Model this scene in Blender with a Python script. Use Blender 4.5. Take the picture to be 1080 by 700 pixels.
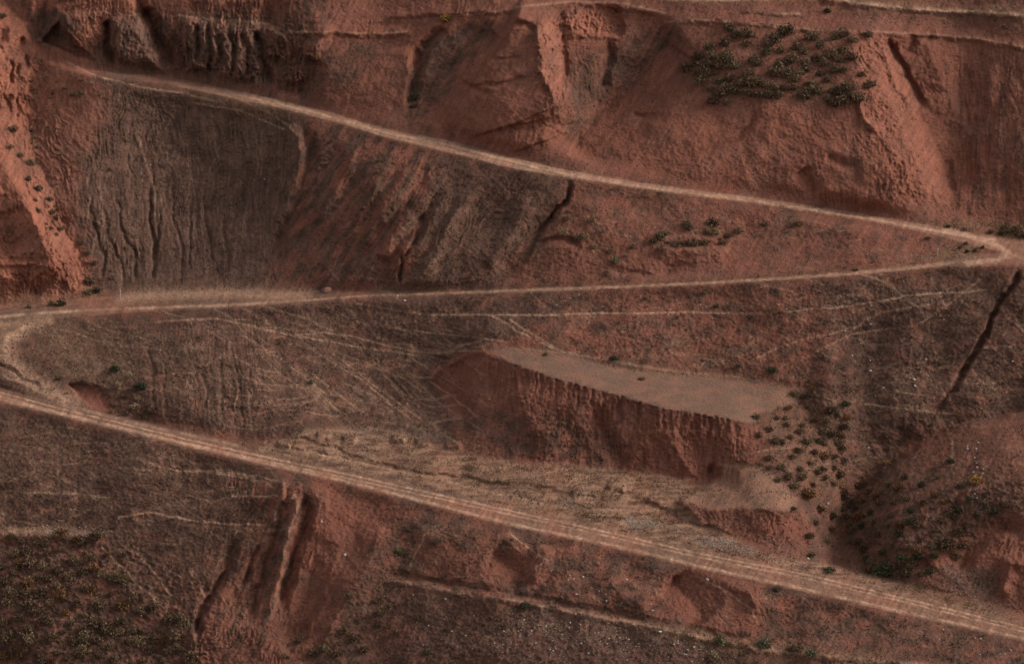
import bpy, math, random
import numpy as np

for o in list(bpy.data.objects):
    bpy.data.objects.remove(o)

# ------------------------------------------------------------------ camera
PITCH = math.radians(18.0)
K = 0.0004                                   # tangent per photo pixel (1080 px wide)
SP, CP = math.sin(PITCH), math.cos(PITCH)
CAMZ = 400.0 * SP
sc = bpy.context.scene
C = sc.collection
cam = bpy.data.cameras.new('camera')
cam.sensor_width = 36.0
cam.lens = 36.0 / (1080 * K)
cam.clip_end = 9000
camo = bpy.data.objects.new('camera', cam)
C.objects.link(camo)
camo.location = (0, 0, CAMZ)
camo.rotation_euler = (math.pi / 2 - PITCH, 0, 0)
sc.camera = camo

# ------------------------------------------------------------------ light
SUN_EL, SUN_AZ = math.radians(29), math.radians(82)    # azimuth clockwise from +Y (the view direction)
w = bpy.data.worlds.new('World')
sc.world = w
w.use_nodes = True
nt = w.node_tree
sky = nt.nodes.new('ShaderNodeTexSky')
sky.sky_type = 'NISHITA'
sky.sun_disc = False
sky.sun_elevation = SUN_EL
sky.sun_rotation = SUN_AZ
sky.dust_density = 4.0
sky.ozone_density = 0.6
bg = nt.nodes['Background']
hz = nt.nodes.new('ShaderNodeHueSaturation'); hz.inputs['Saturation'].default_value = 0.06   # thin high cloud greys the blue
nt.links.new(sky.outputs[0], hz.inputs['Color']); nt.links.new(hz.outputs[0], bg.inputs[0])
bg.inputs[1].default_value = 0.15
sun = bpy.data.lights.new('sun', 'SUN')
sun.energy = 1.6
sun.angle = math.radians(10)
sun.color = (1.0, 0.84, 0.70)
suno = bpy.data.objects.new('sun', sun)
C.objects.link(suno)
suno.rotation_euler = (math.pi / 2 - SUN_EL, 0, math.pi - SUN_AZ)
sc.view_settings.view_transform = 'Standard'
sc.view_settings.look = 'None'
sc.view_settings.gamma = 1
sc.view_settings.use_curve_mapping = False
sc.view_settings.exposure = 0.06
sc.cycles.max_bounces = 4
sc.cycles.diffuse_bounces = 2

# ------------------------------------------------------------------ canvas: the terrain's own map, 1 unit = 0.16 m
U0, V0, CW, CH = -110, -110, 1300, 920
cu, cv = np.meshgrid(np.arange(CW) + U0, np.arange(CH) + V0)
cu = cu.astype(np.float64); cv = cv.astype(np.float64)


def perlin(x, y, seed):
    r = np.random.RandomState(seed)
    n = 512
    ang = r.rand(n, n) * 2 * np.pi
    gx, gy = np.cos(ang), np.sin(ang)
    xi = np.floor(x).astype(int); yi = np.floor(y).astype(int)
    fx, fy = x - xi, y - yi
    sx = fx * fx * fx * (fx * (fx * 6 - 15) + 10)
    sy = fy * fy * fy * (fy * (fy * 6 - 15) + 10)
    def g(a, b):
        i, j = (yi + b) % n, (xi + a) % n
        return gx[i, j] * (fx - a) + gy[i, j] * (fy - b)
    a = g(0, 0) * (1 - sx) + g(1, 0) * sx
    b = g(0, 1) * (1 - sx) + g(1, 1) * sx
    return 1.5 * (a * (1 - sy) + b * sy)


def fbm(x, y, seed, octv=4, gain=0.5):
    t = 0; a = 1; s = 0
    for k in range(octv):
        t = t + a * perlin(x * 2 ** k, y * 2 ** k, seed + k * 17)
        s += a; a *= gain
    return t / s


def rot(x, y, deg):
    """coordinates (across, along) of a fall line leaning deg from straight down, + = to the right"""
    a = math.radians(deg)
    return x * math.cos(a) - y * math.sin(a), x * math.sin(a) + y * math.cos(a)


def sstep(a, b, x):
    t = np.clip((x - a) / (b - a), 0, 1)
    return t * t * (3 - 2 * t)


def seg_field(pts, pad):
    us = [p[0] for p in pts]; vs = [p[1] for p in pts]
    a0 = int(max(0, min(us) - pad - U0)); a1 = int(min(CW, max(us) + pad - U0 + 1))
    b0 = int(max(0, min(vs) - pad - V0)); b1 = int(min(CH, max(vs) + pad - V0 + 1))
    if a1 <= a0 or b1 <= b0:
        return None
    sl = (slice(b0, b1), slice(a0, a1))
    X, Y = cu[sl], cv[sl]
    best = np.full(X.shape, 1e9); tt = np.zeros(X.shape); sd = np.zeros(X.shape)
    L = [0]
    for i in range(len(pts) - 1):
        L.append(L[-1] + math.hypot(pts[i + 1][0] - pts[i][0], pts[i + 1][1] - pts[i][1]))
    for i in range(len(pts) - 1):
        (x0, y0), (x1, y1) = pts[i][:2], pts[i + 1][:2]
        dx, dy = x1 - x0, y1 - y0
        l2 = dx * dx + dy * dy + 1e-9
        t = np.clip(((X - x0) * dx + (Y - y0) * dy) / l2, 0, 1)
        d = np.hypot(X - x0 - t * dx, Y - y0 - t * dy)
        m = d < best
        best = np.where(m, d, best)
        tt = np.where(m, (L[i] + t * (L[i + 1] - L[i])) / L[-1], tt)
        sd = np.where(m, np.sign(-(dx * (Y - y0) - dy * (X - x0))), sd)
    return sl, best, tt, sd


def inside(poly, sl=(slice(None), slice(None))):
    X, Y = cu[sl], cv[sl]
    res = np.zeros(X.shape, bool)
    n = len(poly)
    for i in range(n):
        x0, y0 = poly[i]; x1, y1 = poly[(i + 1) % n]
        if y0 == y1:
            continue
        c = ((y0 > Y) != (y1 > Y)) & (X < (x1 - x0) * (Y - y0) / (y1 - y0) + x0)
        res ^= c
    return res


def blur(a, s):
    r = int(3 * s) + 1
    k = np.exp(-np.arange(-r, r + 1) ** 2 / (2.0 * s * s)); k /= k.sum()
    p = np.pad(a, ((r, r), (0, 0)), mode='edge'); o = np.zeros_like(a)
    for i, kk in enumerate(k): o += kk * p[i:i + a.shape[0]]
    p = np.pad(o, ((0, 0), (r, r)), mode='edge'); o = np.zeros_like(a)
    for i, kk in enumerate(k): o += kk * p[:, i:i + a.shape[1]]
    return o


WX = fbm(cu / 22, cv / 22, 5, 3) * 9 + fbm(cu / 6, cv / 6, 8, 2) * 2.2
WY = fbm(cu / 22, cv / 22, 6, 3) * 6 + fbm(cu / 6, cv / 6, 9, 2) * 1.6


def samp(a, U, V):
    x = np.clip(U - U0, 0, CW - 1.001); y = np.clip(V - V0, 0, CH - 1.001)
    xi = x.astype(int); yi = y.astype(int); fx = x - xi; fy = y - yi
    return (a[yi, xi] * (1 - fx) + a[yi, xi + 1] * fx) * (1 - fy) + (a[yi + 1, xi] * (1 - fx) + a[yi + 1, xi + 1] * fx) * fy


def crop(poly, pad):
    us = [p[0] for p in poly]; vs = [p[1] for p in poly]
    a0 = int(np.clip(min(us) - pad - U0, 0, CW - 2)); a1 = int(np.clip(max(us) + pad - U0 + 1, a0 + 2, CW))
    b0 = int(np.clip(min(vs) - pad - V0, 0, CH - 2)); b1 = int(np.clip(max(vs) + pad - V0 + 1, b0 + 2, CH))
    return slice(b0, b1), slice(a0, a1)


def region_c(poly, soft=3.0, warp=1.0):
    """soft mask of a polygon on its own crop of the map"""
    pad = int(soft * 3 + 14 * warp + 3)
    sl = crop(poly, pad)
    m = blur(inside(poly, sl).astype(float), soft)
    if warp:
        x = np.clip(cu[sl] + WX[sl] * warp - cu[sl][0, 0], 0, m.shape[1] - 1.001)
        y = np.clip(cv[sl] + WY[sl] * warp - cv[sl][0, 0], 0, m.shape[0] - 1.001)
        xi = x.astype(int); yi = y.astype(int); fx = x - xi; fy = y - yi
        m = (m[yi, xi] * (1 - fx) + m[yi, xi + 1] * fx) * (1 - fy) + (m[yi + 1, xi] * (1 - fx) + m[yi + 1, xi + 1] * fx) * fy
    return sl, m


def region(poly, soft=3.0, warp=1.0):
    sl, m = region_c(poly, soft, warp)
    r = np.zeros((CH, CW)); r[sl] = m
    return r


def curve(keys, u):
    k = np.array(keys, float)
    x, y = k[:, 0], k[:, 1]
    m = np.zeros(len(x))
    s = np.diff(y) / np.diff(x)
    m[1:-1] = np.where(s[:-1] * s[1:] > 0, 2 * s[:-1] * s[1:] / (s[:-1] + s[1:] + 1e-12), 0)
    m[0], m[-1] = s[0], s[-1]
    uc = np.clip(u, x[0], x[-1])
    i = np.clip(np.searchsorted(x, uc) - 1, 0, len(x) - 2)
    h = x[i + 1] - x[i]; t = (uc - x[i]) / h
    r = ((1 + 2 * t) * (1 - t) ** 2 * y[i] + t * (1 - t) ** 2 * h * m[i] + t * t * (3 - 2 * t) * y[i + 1] + t * t * (t - 1) * h * m[i + 1])
    return r + np.where(u < x[0], (u - x[0]) * s[0] * 0.5, 0) + np.where(u > x[-1], (u - x[-1]) * s[-1] * 0.5, 0)


def zfac(v):
    return (350 - v) * K * CP - SP


def d_of_z(z, v):
    return (z - CAMZ) / zfac(v)


# ------------------------------------------------------------------ the hillside's skeleton: benches and slopes
u1 = np.arange(CW) + float(U0)
UT = curve([(-110, 40), (40, 60), (100, 73), (180, 82), (250, 96), (340, 117), (420, 139), (470, 148), (540, 166), (600, 180), (700, 196), (800, 209), (900, 224), (980, 238), (1040, 248), (1080, 252), (1190, 258)], u1)
UB = UT + curve([(-110, 1), (30, 1), (60, 5), (100, 7), (250, 8), (340, 8), (420, 9), (470, 12), (540, 11), (600, 7), (700, 5), (800, 5), (900, 6), (980, 8), (1040, 14), (1060, 16), (1190, 16)], u1)
MT = curve([(-110, 322), (0, 321), (100, 314), (200, 307), (300, 306), (350, 307), (400, 307.5), (440, 308), (550, 304.5), (700, 299), (860, 289.5), (950, 281), (1000, 275), (1050, 267), (1190, 275)], u1)
MB = curve([(-110, 352), (0, 352), (30, 341), (60, 336), (150, 329), (250, 324), (330, 318), (400, 313), (440, 312), (550, 308), (700, 302), (860, 293), (950, 285.5), (1000, 281), (1060, 280), (1190, 284)], u1)
LT = curve([(-110, 382), (0, 409), (60, 425), (130, 442), (200, 459), (280, 477), (360, 494), (450, 514), (540, 534), (640, 556), (740, 579), (850, 601), (950, 625), (1080, 657), (1190, 686)], u1)
LB = curve([(-110, 398), (0, 424), (60, 438), (130, 455), (200, 472), (280, 491), (360, 509), (450, 532), (540, 555), (640, 576), (740, 600), (850, 624), (950, 647), (1080, 676), (1190, 704)], u1)
zU = np.interp(u1, [-110, 40, 1060, 1190], [32, 30, 8.2, 8.0])
zM = np.interp(u1, [-110, 0, 1060, 1190], [-3.5, -3, 8.0, 8.0])
zL = np.interp(u1, [-110, 0, 1080, 1190], [-7, -9, -27, -29])
A_ = [(-110, 362, None), (300, 385, None), (460, 375, None), (515, 368, 401), (560, 373, 400.5), (600, 379, 400), (640, 387, 399.7), (700, 395, 400), (780, 402, 400), (820, 407, 399), (850, 430, 396), (875, 480, 389), (888, 520, 386), (910, 512, 388), (950, 483, 389), (1000, 456, 393), (1080, 433, 396), (1190, 410, 397)]
B_ = [(-110, 372, None), (300, 415, None), (460, 398, None), (508, 373, 400), (524, 376, 398.5), (540, 383, 396), (580, 397, 392), (640, 413, 389), (700, 430, 387), (740, 437, 386), (775, 442, 385.5), (800, 455, 385), (830, 480, 383), (855, 515, 380), (875, 555, 377), (890, 560, 377), (950, 548, 369), (1010, 520, 372), (1080, 505, 371), (1190, 490, 371)]
C_ = [(-110, 378, 402), (0, 402, 400), (100, 430, 396), (180, 453, 391.5), (250, 466, 388.5), (290, 468, 387), (320, 458, 388), (360, 452, 390), (420, 455, 389), (460, 466, 387), (500, 479, 385), (600, 489, 384), (700, 500, 383), (740, 507, 381.5), (760, 512, 379), (780, 522, 376.5), (810, 545, 372), (850, 572, 369), (875, 592, 367.5), (890, 597, 368.5), (950, 613, 363), (1010, 629, 359.5), (1080, 646, 357.5), (1190, 674, 355)]


def pick(keys, lo_v, lo_d, hi_v, hi_d):
    v = curve([(a, b) for a, b, _ in keys], u1)
    ks = [(a, d) for a, b, d in keys if d is not None]
    d = curve(ks, u1)
    first = ks[0][0]
    lin = 1 / (1 / lo_d + (v - lo_v) / (hi_v - lo_v) * (1 / hi_d - 1 / lo_d))
    t = sstep(first - 80, first, u1)
    return v, np.where(u1 < first, lin * (1 - t) + d * t, d)


dUT, dUB = d_of_z(zU, UT), d_of_z(zU - 0.2, UB)
dMT, dMB = d_of_z(zM, MT), d_of_z(zM - 0.1, MB)
dLT, dLB = d_of_z(zL, LT), d_of_z(zL - 0.2, LB)
Cv, Cd = pick(C_, LT, dLT, LB, dLB)
Av, Ad = pick(A_, MB, dMB, Cv, Cd)
Bv, Bd = pick(B_, MB, dMB, Cv, Cd)
zT = curve([(-110, 40), (0, 40), (100, 40.5), (300, 41), (600, 42.0), (1080, 42.5), (1190, 42.5)], u1)
d0 = d_of_z(zT, np.zeros(CW))
rows = [(np.full(CW, -400.0), np.full(CW, 560.0)), (np.full(CW, -110.0), d0 + 20), (np.zeros(CW), d0), (UT, dUT), (UB, dUB),
        (MT, dMT), (MB, dMB), (Av, Ad), (Bv, Bd), (Cv, Cd), (LT, dLT), (LB, dLB),
        (np.full(CW, 706.0) + np.maximum(0, LB - 690), curve([(-110, 356), (0, 355), (300, 353), (600, 345), (1080, 341), (1190, 340)], u1)),
        (np.full(CW, 1000.0), np.full(CW, 328.0))]
RV = np.array([r[0] for r in rows]); RQ = 1 / np.array([r[1] for r in rows])
for i in range(1, len(RV)):
    RV[i] = np.maximum(RV[i], RV[i - 1] + 0.6)
base_q = np.zeros((CH, CW))
vv = np.arange(CH) + float(V0)
for j in range(CW):
    base_q[:, j] = np.interp(vv, RV[:, j], RQ[:, j])
base_q = blur(base_q, 1.3)
D = 1 / base_q

# ------------------------------------------------------------------ masks of the ground (own map, real cover)
# band masks
def band(top, bot, soft=1.5, grow=0):
    return sstep(-soft, soft, cv - (top - grow)[None, :]) * sstep(-soft, soft, (bot + grow)[None, :] - cv)


roadU = band(UT, UB, 1.2); roadM = band(MT, MB, 1.2); roadL = band(LT, LB, 1.2)
nearU = (sstep(30, 60, cu))
bench = np.clip(band(UT, UB, 3, 1) * nearU + band(MT, MB, 3, 1) + band(LT, LB, 4, 2), 0, 1)
def vdist(T, Bt):
    return np.maximum(np.maximum(T[None, :] - cv, cv - Bt[None, :]), 0)
dU, dM, dL = vdist(UT, UB), vdist(MT, MB), vdist(LT, LB)
dU = np.where(cu < 60, dU + (60 - cu) * 1.5, dU)
wroad = sstep(0, 20, dU) * sstep(0, 13, dM) * sstep(0, 16, dL)
OFF = np.zeros((CH, CW))                     # metres away from the camera side of the valley (+ = cut in)


def gully(pts, wl, amp, wr=None, taper=(0.15, 0.2), power=1.0):
    wr = wr or wl
    Lg = sum(math.hypot(pts[i + 1][0] - pts[i][0], pts[i + 1][1] - pts[i][1]) for i in range(len(pts) - 1))
    jit = wob(pts, min(1.6, Lg / 40), int(pts[0][0] * 7 + pts[0][1]) % 9999, max(3, int(Lg / 9)))
    f = seg_field(jit, max(wl, wr) + 4)
    if f is None: return
    sl, dist, t, sd = f
    wvar = 1 + 0.35 * min(1, 9 / max(wl, wr)) * fbm(cu[sl] / 14, cv[sl] / 14, 77, 2)
    ww = np.where(sd > 0, wr, wl) * wvar
    p = np.clip(1 - dist / ww, 0, 1) ** power
    tp = sstep(0, max(taper[0], 1e-3), t) * sstep(0, max(taper[1], 1e-3), 1 - t) if taper else 1
    OFF[sl] += amp * p * tp


def mass(poly, ramp, amp, power=1.0):
    sl, dist, t, sd = seg_field(poly + [poly[0]], 20)
    if isinstance(ramp, np.ndarray): ramp = ramp[sl]
    if isinstance(amp, np.ndarray): amp = amp[sl]
    p = np.where(inside(poly, sl), np.clip(dist / ramp, 0, 1) ** power, 0)
    OFF[sl] += amp * p


def wob(pts, amp, seed, n=9):
    rr = random.Random(seed)
    out = []
    P = np.array(pts, float)
    L = np.concatenate([[0], np.cumsum(np.hypot(*np.diff(P, axis=0).T))])
    for s_ in np.linspace(0, L[-1], n):
        out.append((np.interp(s_, L, P[:, 0]) + rr.uniform(-amp, amp), np.interp(s_, L, P[:, 1]) + rr.uniform(-amp, amp)))
    return out


def facet(poly, p0, p1, o0, o1, soft=1.5, warp=0.3):
    sl, m = region_c(poly, soft, warp)
    dx, dy = p1[0] - p0[0], p1[1] - p0[1]
    t = np.clip(((cu[sl] - p0[0]) * dx + (cv[sl] - p0[1]) * dy) / (dx * dx + dy * dy), 0, 1)
    OFF[sl] += m * (o0 + (o1 - o0) * t)


# broad relief
slope_free = 1 - bench
OFF += slope_free * (fbm(cu / 120, cv / 90, 31, 2) * 2.2)
def dish(cx, w_, amp, T, Bt):
    """a broad hollow (or swelling) between two benches"""
    global OFF
    t = np.clip((cv - T[None, :]) / (Bt - T)[None, :], 0, 1)
    OFF = OFF + amp * (4 * t * (1 - t)) ** 0.9 * np.exp(-((cu - cx) / w_) ** 2)
dish(190, 95, 7.0, UB, MT); dish(420, 90, -3.0, UB, MT); dish(760, 150, 1.5, UB, MT)
_T = np.full(CW, -30.0)
for _c, _w, _a in ((520, 60, -3.5), (645, 42, 3.0), (815, 100, -4.0), (1010, 40, 3.0), (1100, 50, -2.0), (415, 34, 1.5), (340, 40, -1.5)): dish(_c, _w, _a, _T, UT)
dish(400, 120, 5.0, MB, LT); dish(220, 70, -2.0, MB, LT); dish(940, 80, 1.5, MB, LT)
OFF_b = OFF.copy()

# --- left red ridge standing in front of the dark slope
mass([(-400, -60)] + wob([(0, 2), (18, 14), (34, 32), (46, 58), (34, 84), (30, 130), (44, 180), (66, 230), (88, 280), (100, 308), (92, 320)], 3.2, 5, 46) + [(-400, 321)], np.interp(cv, [120, 230], [44, 27]), -8.0 * np.interp(cv, [235, 322], [1, 0.12]))
gully([(15, 205), (36, 228), (50, 250), (62, 264), (78, 296)], 46, -2.6, 12, (0.1, 0.25))
gully([(0, 222), (10, 250), (20, 268)], 30, 1.8, 30)
facet([(-60, 270), (66, 274), (62, 281), (-60, 279)], (0, 268), (0, 281), 1.2, -1.0, 1.0)
gully([(28, 300), (52, 280), (60, 284)], 9, -1.2, 5)
gully([(60, 285), (48, 300), (30, 318)], 10, 1.0, 5)
for (a, b, c, d, w_) in [(8, 60, 14, 80, 5), (22, 38, 24, 52, 4), (27, 58, 30, 74, 3.5), (10, 74, 12, 92, 4), (18, 66, 19, 80, 3), (5, 100, 12, 126, 5), (20, 95, 16, 130, 4), (4, 30, 2, 48, 7)]:
    gully([(a, b), (c, d)], w_, 1.6, w_, (0.3, 0.3))
# --- cliffs over the upper road, left
facet([(46, 44), (63, 22), (72, 34), (80, 47), (104, 68), (62, 52)], (46, 44), (104, 60), 3.0, 2.2, 0.8, 0.1)
facet([(66, 18), (108, 14), (106, 68), (84, 52), (74, 34)], (66, 30), (108, 30), -2.6, 0.6, 1.0, 0.15)
gully([(62, 20), (64, 28), (72, 40), (80, 52)], 6, -1.5, 8)
gully([(112, 20), (116, 40), (120, 72)], 9, 3.2, 5)
mass([(114, 18), (150, 15), (158, 30), (170, 55), (180, 80), (122, 78), (112, 50)], 14, -3.4)
gully([(147, 18), (152, 34), (160, 55)], 4, 1.2, 3)
gully([(152, 8), (160, 22), (170, 45), (184, 76)], 12, 4.0, 10)
mass([(188, 18), (205, 17), (214, 60), (222, 80), (196, 78)], 9, -2.2)
for (a, b, c, d, w_, am) in [(196, 22, 199, 74, 4, 1.1), (206, 24, 209, 66, 5, 2.0), (219, 25, 222, 82, 5, 2.2), (232, 28, 229, 86, 5, 1.8), (240, 26, 247, 60, 4, 1.5), (250, 30, 244, 86, 4, 1.6), (258, 32, 262, 84, 5, 2.0), (270, 30, 268, 60, 4, 1.3), (212, 40, 216, 70, 3, 1.0), (226, 38, 236, 70, 3, 1.0)]:
    gully([(a, b), ((a + c) / 2 + 1.5, (b + d) / 2), (c, d)], w_, am, w_ * 0.8, (0.2, 0.15), 0.8)
mass([(200, 20), (276, 24), (282, 70), (274, 92), (225, 90), (205, 60)], 10, -2.0)
gully([(272, 30), (275, 45), (276, 62), (285, 90)], 9, 3.0, 6)
mass([(284, 28), (322, 34), (322, 52), (300, 70), (280, 60)], 8, -1.6)
gully([(292, -10), (286, 12), (278, 30)], 16, 3.0, 16)
gully([(145, -15), (150, 10), (158, 20)], 10, 3.0, 8)
gully([(350, 20), (335, 45), (322, 62), (300, 100)], 20, -2.4, 12)
gully([(60, -30), (45, 20), (40, 45)], 14, 2.5, 10)
# --- middle spurs above the upper road
gully([(443, 46), (439, 60), (438, 76), (433, 96), (430, 128)], 6, 2.6, 12, (0.12, 0.5))
gully([(470, 30), (455, 42), (443, 52)], 7, 2.2, 7)
gully([(430, 48), (431, 62), (432, 80), (420, 120)], 40, -2.0, 7, (0.15, 0.6))
gully([(330, 60), (322, 80), (310, 112)], 26, 2.4, 26)
gully([(300, 34), (350, 34), (400, 36), (435, 33)], 5, -1.0, 10, (0.1, 0.1))
gully([(520, 22), (490, 60), (470, 100), (450, 135)], 30, 3.2, 22)
gully([(540, 16), (566, 25), (570, 50), (574, 80), (588, 112), (600, 150)], 110, -7.0, 24, (0.06, 0.3), 1.2)
facet([(566, 25), (593, 25), (598, 45), (600, 67), (596, 90), (588, 112), (576, 92), (570, 73), (567, 50)], (568, 60), (600, 60), -1.8, 1.6, 1.5, 0.4)
gully([(536, 27), (552, 26), (566, 31)], 5, 1.4, 8)
facet([(594, 8), (656, 11), (655, 38), (606, 38), (598, 28)], (594, 20), (656, 20), -1.2, 1.6, 1.2, 0.5)
gully([(600, 38), (654, 40)], 3, -0.7, 5, (0.1, 0.1))
gully([(720, 30), (690, 60), (650, 100), (615, 140), (598, 168)], 46, 6.0, 60, (0.15, 0.1), 1.2)
gully([(644, 44), (642, 70), (634, 100)], 10, 1.8, 8)
gully([(480, 88), (500, 92), (535, 87), (566, 80)], 4, 0.9, 3)
gully([(484, 84), (504, 94), (522, 101)], 5, 0.9, 4)
gully([(520, 63), (535, 64), (552, 61)], 3, 0.7, 3)
gully([(668, 121), (680, 124), (694, 123)], 4, 0.9, 4)
gully([(800, 113), (790, 135), (765, 152), (735, 166)], 5, 0.8, 5)
# --- big right spur with the shrub patch
gully([(890, 20), (904, 60), (906, 92), (912, 124), (934, 152), (968, 186), (996, 214)], 130, -5.0, 60, (0.1, 0.25), 1.05)
gully([(936, 40), (958, 90), (975, 130), (992, 160), (1003, 190), (1006, 214)], 26, 3.4, 34, (0.1, 0.15))
gully([(934, 36), (952, 70), (978, 118)], 7, 1.8, 5)
gully([(1000, 168), (1004, 184), (1003, 206)], 5, 0.6, 6)
gully([(955, 60), (965, 40), (990, 40)], 6, 1.6, 9)
gully([(926, 45), (945, 90), (965, 120)], 5, -1.2, 5)
gully([(907, 96), (908, 120), (924, 137), (932, 138)], 5, -1.2, 4)
gully([(1040, 60), (1050, 120), (1052, 200)], 30, -1.4, 30)
gully([(845, 178), (850, 190), (862, 205)], 12, 1.4, 10)
gully([(870, 165), (905, 178), (900, 198)], 8, 1.1, 8)
# tops of the far benches
gully([(700, 22), (760, 22), (840, 30), (905, 33), (1000, 38), (1080, 50)], 5, -0.9, 9, (0.05, 0.01))
gully([(780, 12), (820, 14), (850, 15)], 4, -0.8, 7)
gully([(860, -4), (900, 4), (940, 9), (1020, 13), (1090, 17)], 5, -1.0, 8, (0.05, 0.01))
gully([(380, 22), (460, 14), (520, 12), (600, 4), (640, 4), (700, 14)], 5, -0.9, 10, (0.1, 0.05))
# --- between upper and middle road
gully([(302, 132), (312, 148), (322, 166), (319, 188), (306, 220), (290, 262)], 34, -1.8, 12, (0.05, 0.3))
gully([(318, 130), (326, 160), (322, 190), (300, 240), (272, 292)], 8, 2.2, 14, (0.1, 0.3))
for (a, b, c, d, w_, am) in [(160, 150, 161, 300, 5, 1.6), (150, 180, 152, 240, 3, 0.6), (120, 190, 142, 300, 4, 1.2), (105, 200, 128, 300, 4, .9), (182, 160, 190, 300, 4, .8), (203, 180, 200, 290, 4, .9), (135, 150, 140, 200, 3, .6), (215, 190, 222, 280, 4, .7), (92, 180, 108, 296, 5, 1.0), (172, 210, 163, 290, 3, 1.0), (235, 200, 238, 290, 5, .8)]:
    gully([(a, b), ((a + c) / 2 - 2, (b + d) / 2), (c + 2, (b + 3 * d) / 4), (c, d)], w_ * .75, am * .7, w_ * .6, (0.5, 0.1))
for (a, b, c, d, w_, am) in [(455, 175, 372, 285, 10, 1.6), (470, 195, 390, 300, 8, 1.4), (425, 165, 350, 290, 9, 1.0), (500, 190, 440, 300, 10, -1.3), (380, 150, 330, 240, 9, -1.3), (402, 190, 372, 232, 6, -1.0), (360, 150, 335, 190, 7, 1.1), (448, 225, 432, 262, 5, 1.3), (440, 240, 425, 275, 3, 1.0), (423, 265, 420, 302, 3, 1.6), (560, 205, 510, 290, 14, -1.2)]:
    gully([(a, b), ((a + c) / 2 + 4, (b + d) / 2 - 3), (c, d)], w_, am, w_, (0.2, 0.2))
gully([(599, 187), (601, 198), (600, 208), (592, 217), (570, 240), (545, 290)], 4, 2.6, 4, (0.05, 0.8))
gully([(592, 217), (560, 252), (530, 300)], 20, 1.0, 10)
gully([(565, 258), (580, 252), (605, 253), (616, 260)], 6, 1.2, 4)
gully([(690, 256), (725, 258), (755, 256), (772, 250)], 5, 0.8, 4)
gully([(690, 262), (725, 265), (770, 262)], 16, -1.3, 5)
gully([(640, 285), (690, 292), (725, 278)], 6, 0.7, 8)
gully([(392, 284), (402, 272), (412, 276)], 8, 1.0, 6)
# hairpin pad
gully([(1006, 254), (1016, 264), (1024, 272)], 6, 1.3, 5)
gully([(330, 306), (345, 303), (360, 306)], 7, -0.5, 7)
for x in range(190, 275, 13):
    gully([(x + 4, 311), (x - 2, 318)], 4, 0.35, 4)
# --- bowl between middle and lower road
gully([(1079, 282), (1066, 305), (1052, 326), (1042, 348), (1030, 370), (1018, 386), (1008, 408), (992, 430), (968, 452)], 5, 2.2, 3, (0.05, 0.45), 0.8)
gully([(1092, 427), (1000, 451), (950, 479), (908, 516), (888, 545)], 34, 2.2, 6, (0.02, 0.1))
gully([(968, 452), (925, 490), (895, 520)], 22, 1.4, 16)
gully([(272, 340), (280, 380), (278, 440)], 40, -1.0, 16)
gully([(158, 360), (160, 400), (165, 440)], 3, 0.35, 3)
for (a, b, c, d, w_, am) in [(172, 380, 176, 445, 4, .5), (232, 370, 236, 450, 5, .8), (250, 380, 255, 455, 5, .8), (215, 380, 218, 440, 4, .5), (262, 380, 266, 450, 4, .6), (225, 350, 222, 400, 5, .5)]:
    gully([(a, b), (c, d)], w_ * .6, am * .4)
# scarp: fluted columns under the lip
for k in range(52):
    rr = random.Random(k * 7 + 1)
    x = 520 + k * 5.1 + rr.uniform(-2, 2)
    y = np.interp(x, [508, 540, 580, 640, 700, 775, 800], [373, 383, 397, 413, 430, 442, 455])
    hgt = rr.uniform(16, 42)
    gully([(x, y + 1), (x - rr.uniform(-1, 3), y + hgt * .5), (x - rr.uniform(0, 5), y + hgt)], rr.uniform(1.6, 4.2), rr.uniform(.12, .7), None, (0.02, 0.6))
gully([(468, 388), (500, 373), (516, 370)], 5, -0.8, 14)
gully([(455, 395), (470, 415), (500, 440)], 14, 1.6, 14)
gully([(540, 400), (560, 440), (590, 480)], 26, -1.4, 26)
gully([(620, 430), (640, 460), (660, 495)], 16, 1.4, 16)
gully([(700, 450), (715, 480), (735, 505)], 14, -1.1, 14)
gully([(745, 490), (760, 506), (780, 500)], 14, 2.0, 10)
# small recess on the left of the bowl
facet([(72, 404), (84, 403), (112, 412), (118, 436), (100, 432), (84, 420)], (72, 410), (118, 410), 1.8, 0.8, 1.0, 0.2)
gully([(-5, 383), (15, 395), (38, 408), (62, 421)], 4, 0.9, 4, (0.05, 0.25))
gully([(-10, 392), (20, 402), (60, 422), (95, 434)], 4, -0.6, 8)
gully([(70, 427), (150, 447), (230, 466), (270, 474)], 4, -0.5, 4)
# floor
gully([(300, 462), (330, 466), (350, 472), (400, 490), (470, 502), (545, 512)], 8, 0.8, 3, (0.1, 0.1))
gully([(540, 513), (580, 516), (640, 528), (660, 520), (700, 538), (745, 552)], 8, 0.7, 4, (0.1, 0.1))
gully([(270, 466), (330, 478), (400, 492), (470, 513), (520, 532)], 4, 1.2, 4)
for (a, b) in [(340, 458), (368, 462), (420, 462), (445, 466), (478, 470), (650, 512), (690, 528), (610, 520), (300, 466)]:
    gully([(a - 8, b), (a + 9, b + 2)], 6, -1.1, 6)
# second shelf
sl_, m_ = region_c([(760, 488), (802, 489), (822, 508), (842, 526), (852, 556), (850, 585), (800, 575), (740, 552), (712, 527), (740, 518), (762, 500)], 1.4, 0.25)
eb = np.interp(cu[sl_], [700, 716, 735, 750, 790, 834, 842], [524, 526, 534, 538, 536, 537, 530]) + WY[sl_] * .35
OFF[sl_] += m_ * np.where(cv[sl_] < eb, 1.0 - 3.4 * np.clip((cv[sl_] - 487) / (eb - 487), 0, 1), -2.4 + 2.8 * np.clip((cv[sl_] - eb) / 36, 0, 1))
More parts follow.
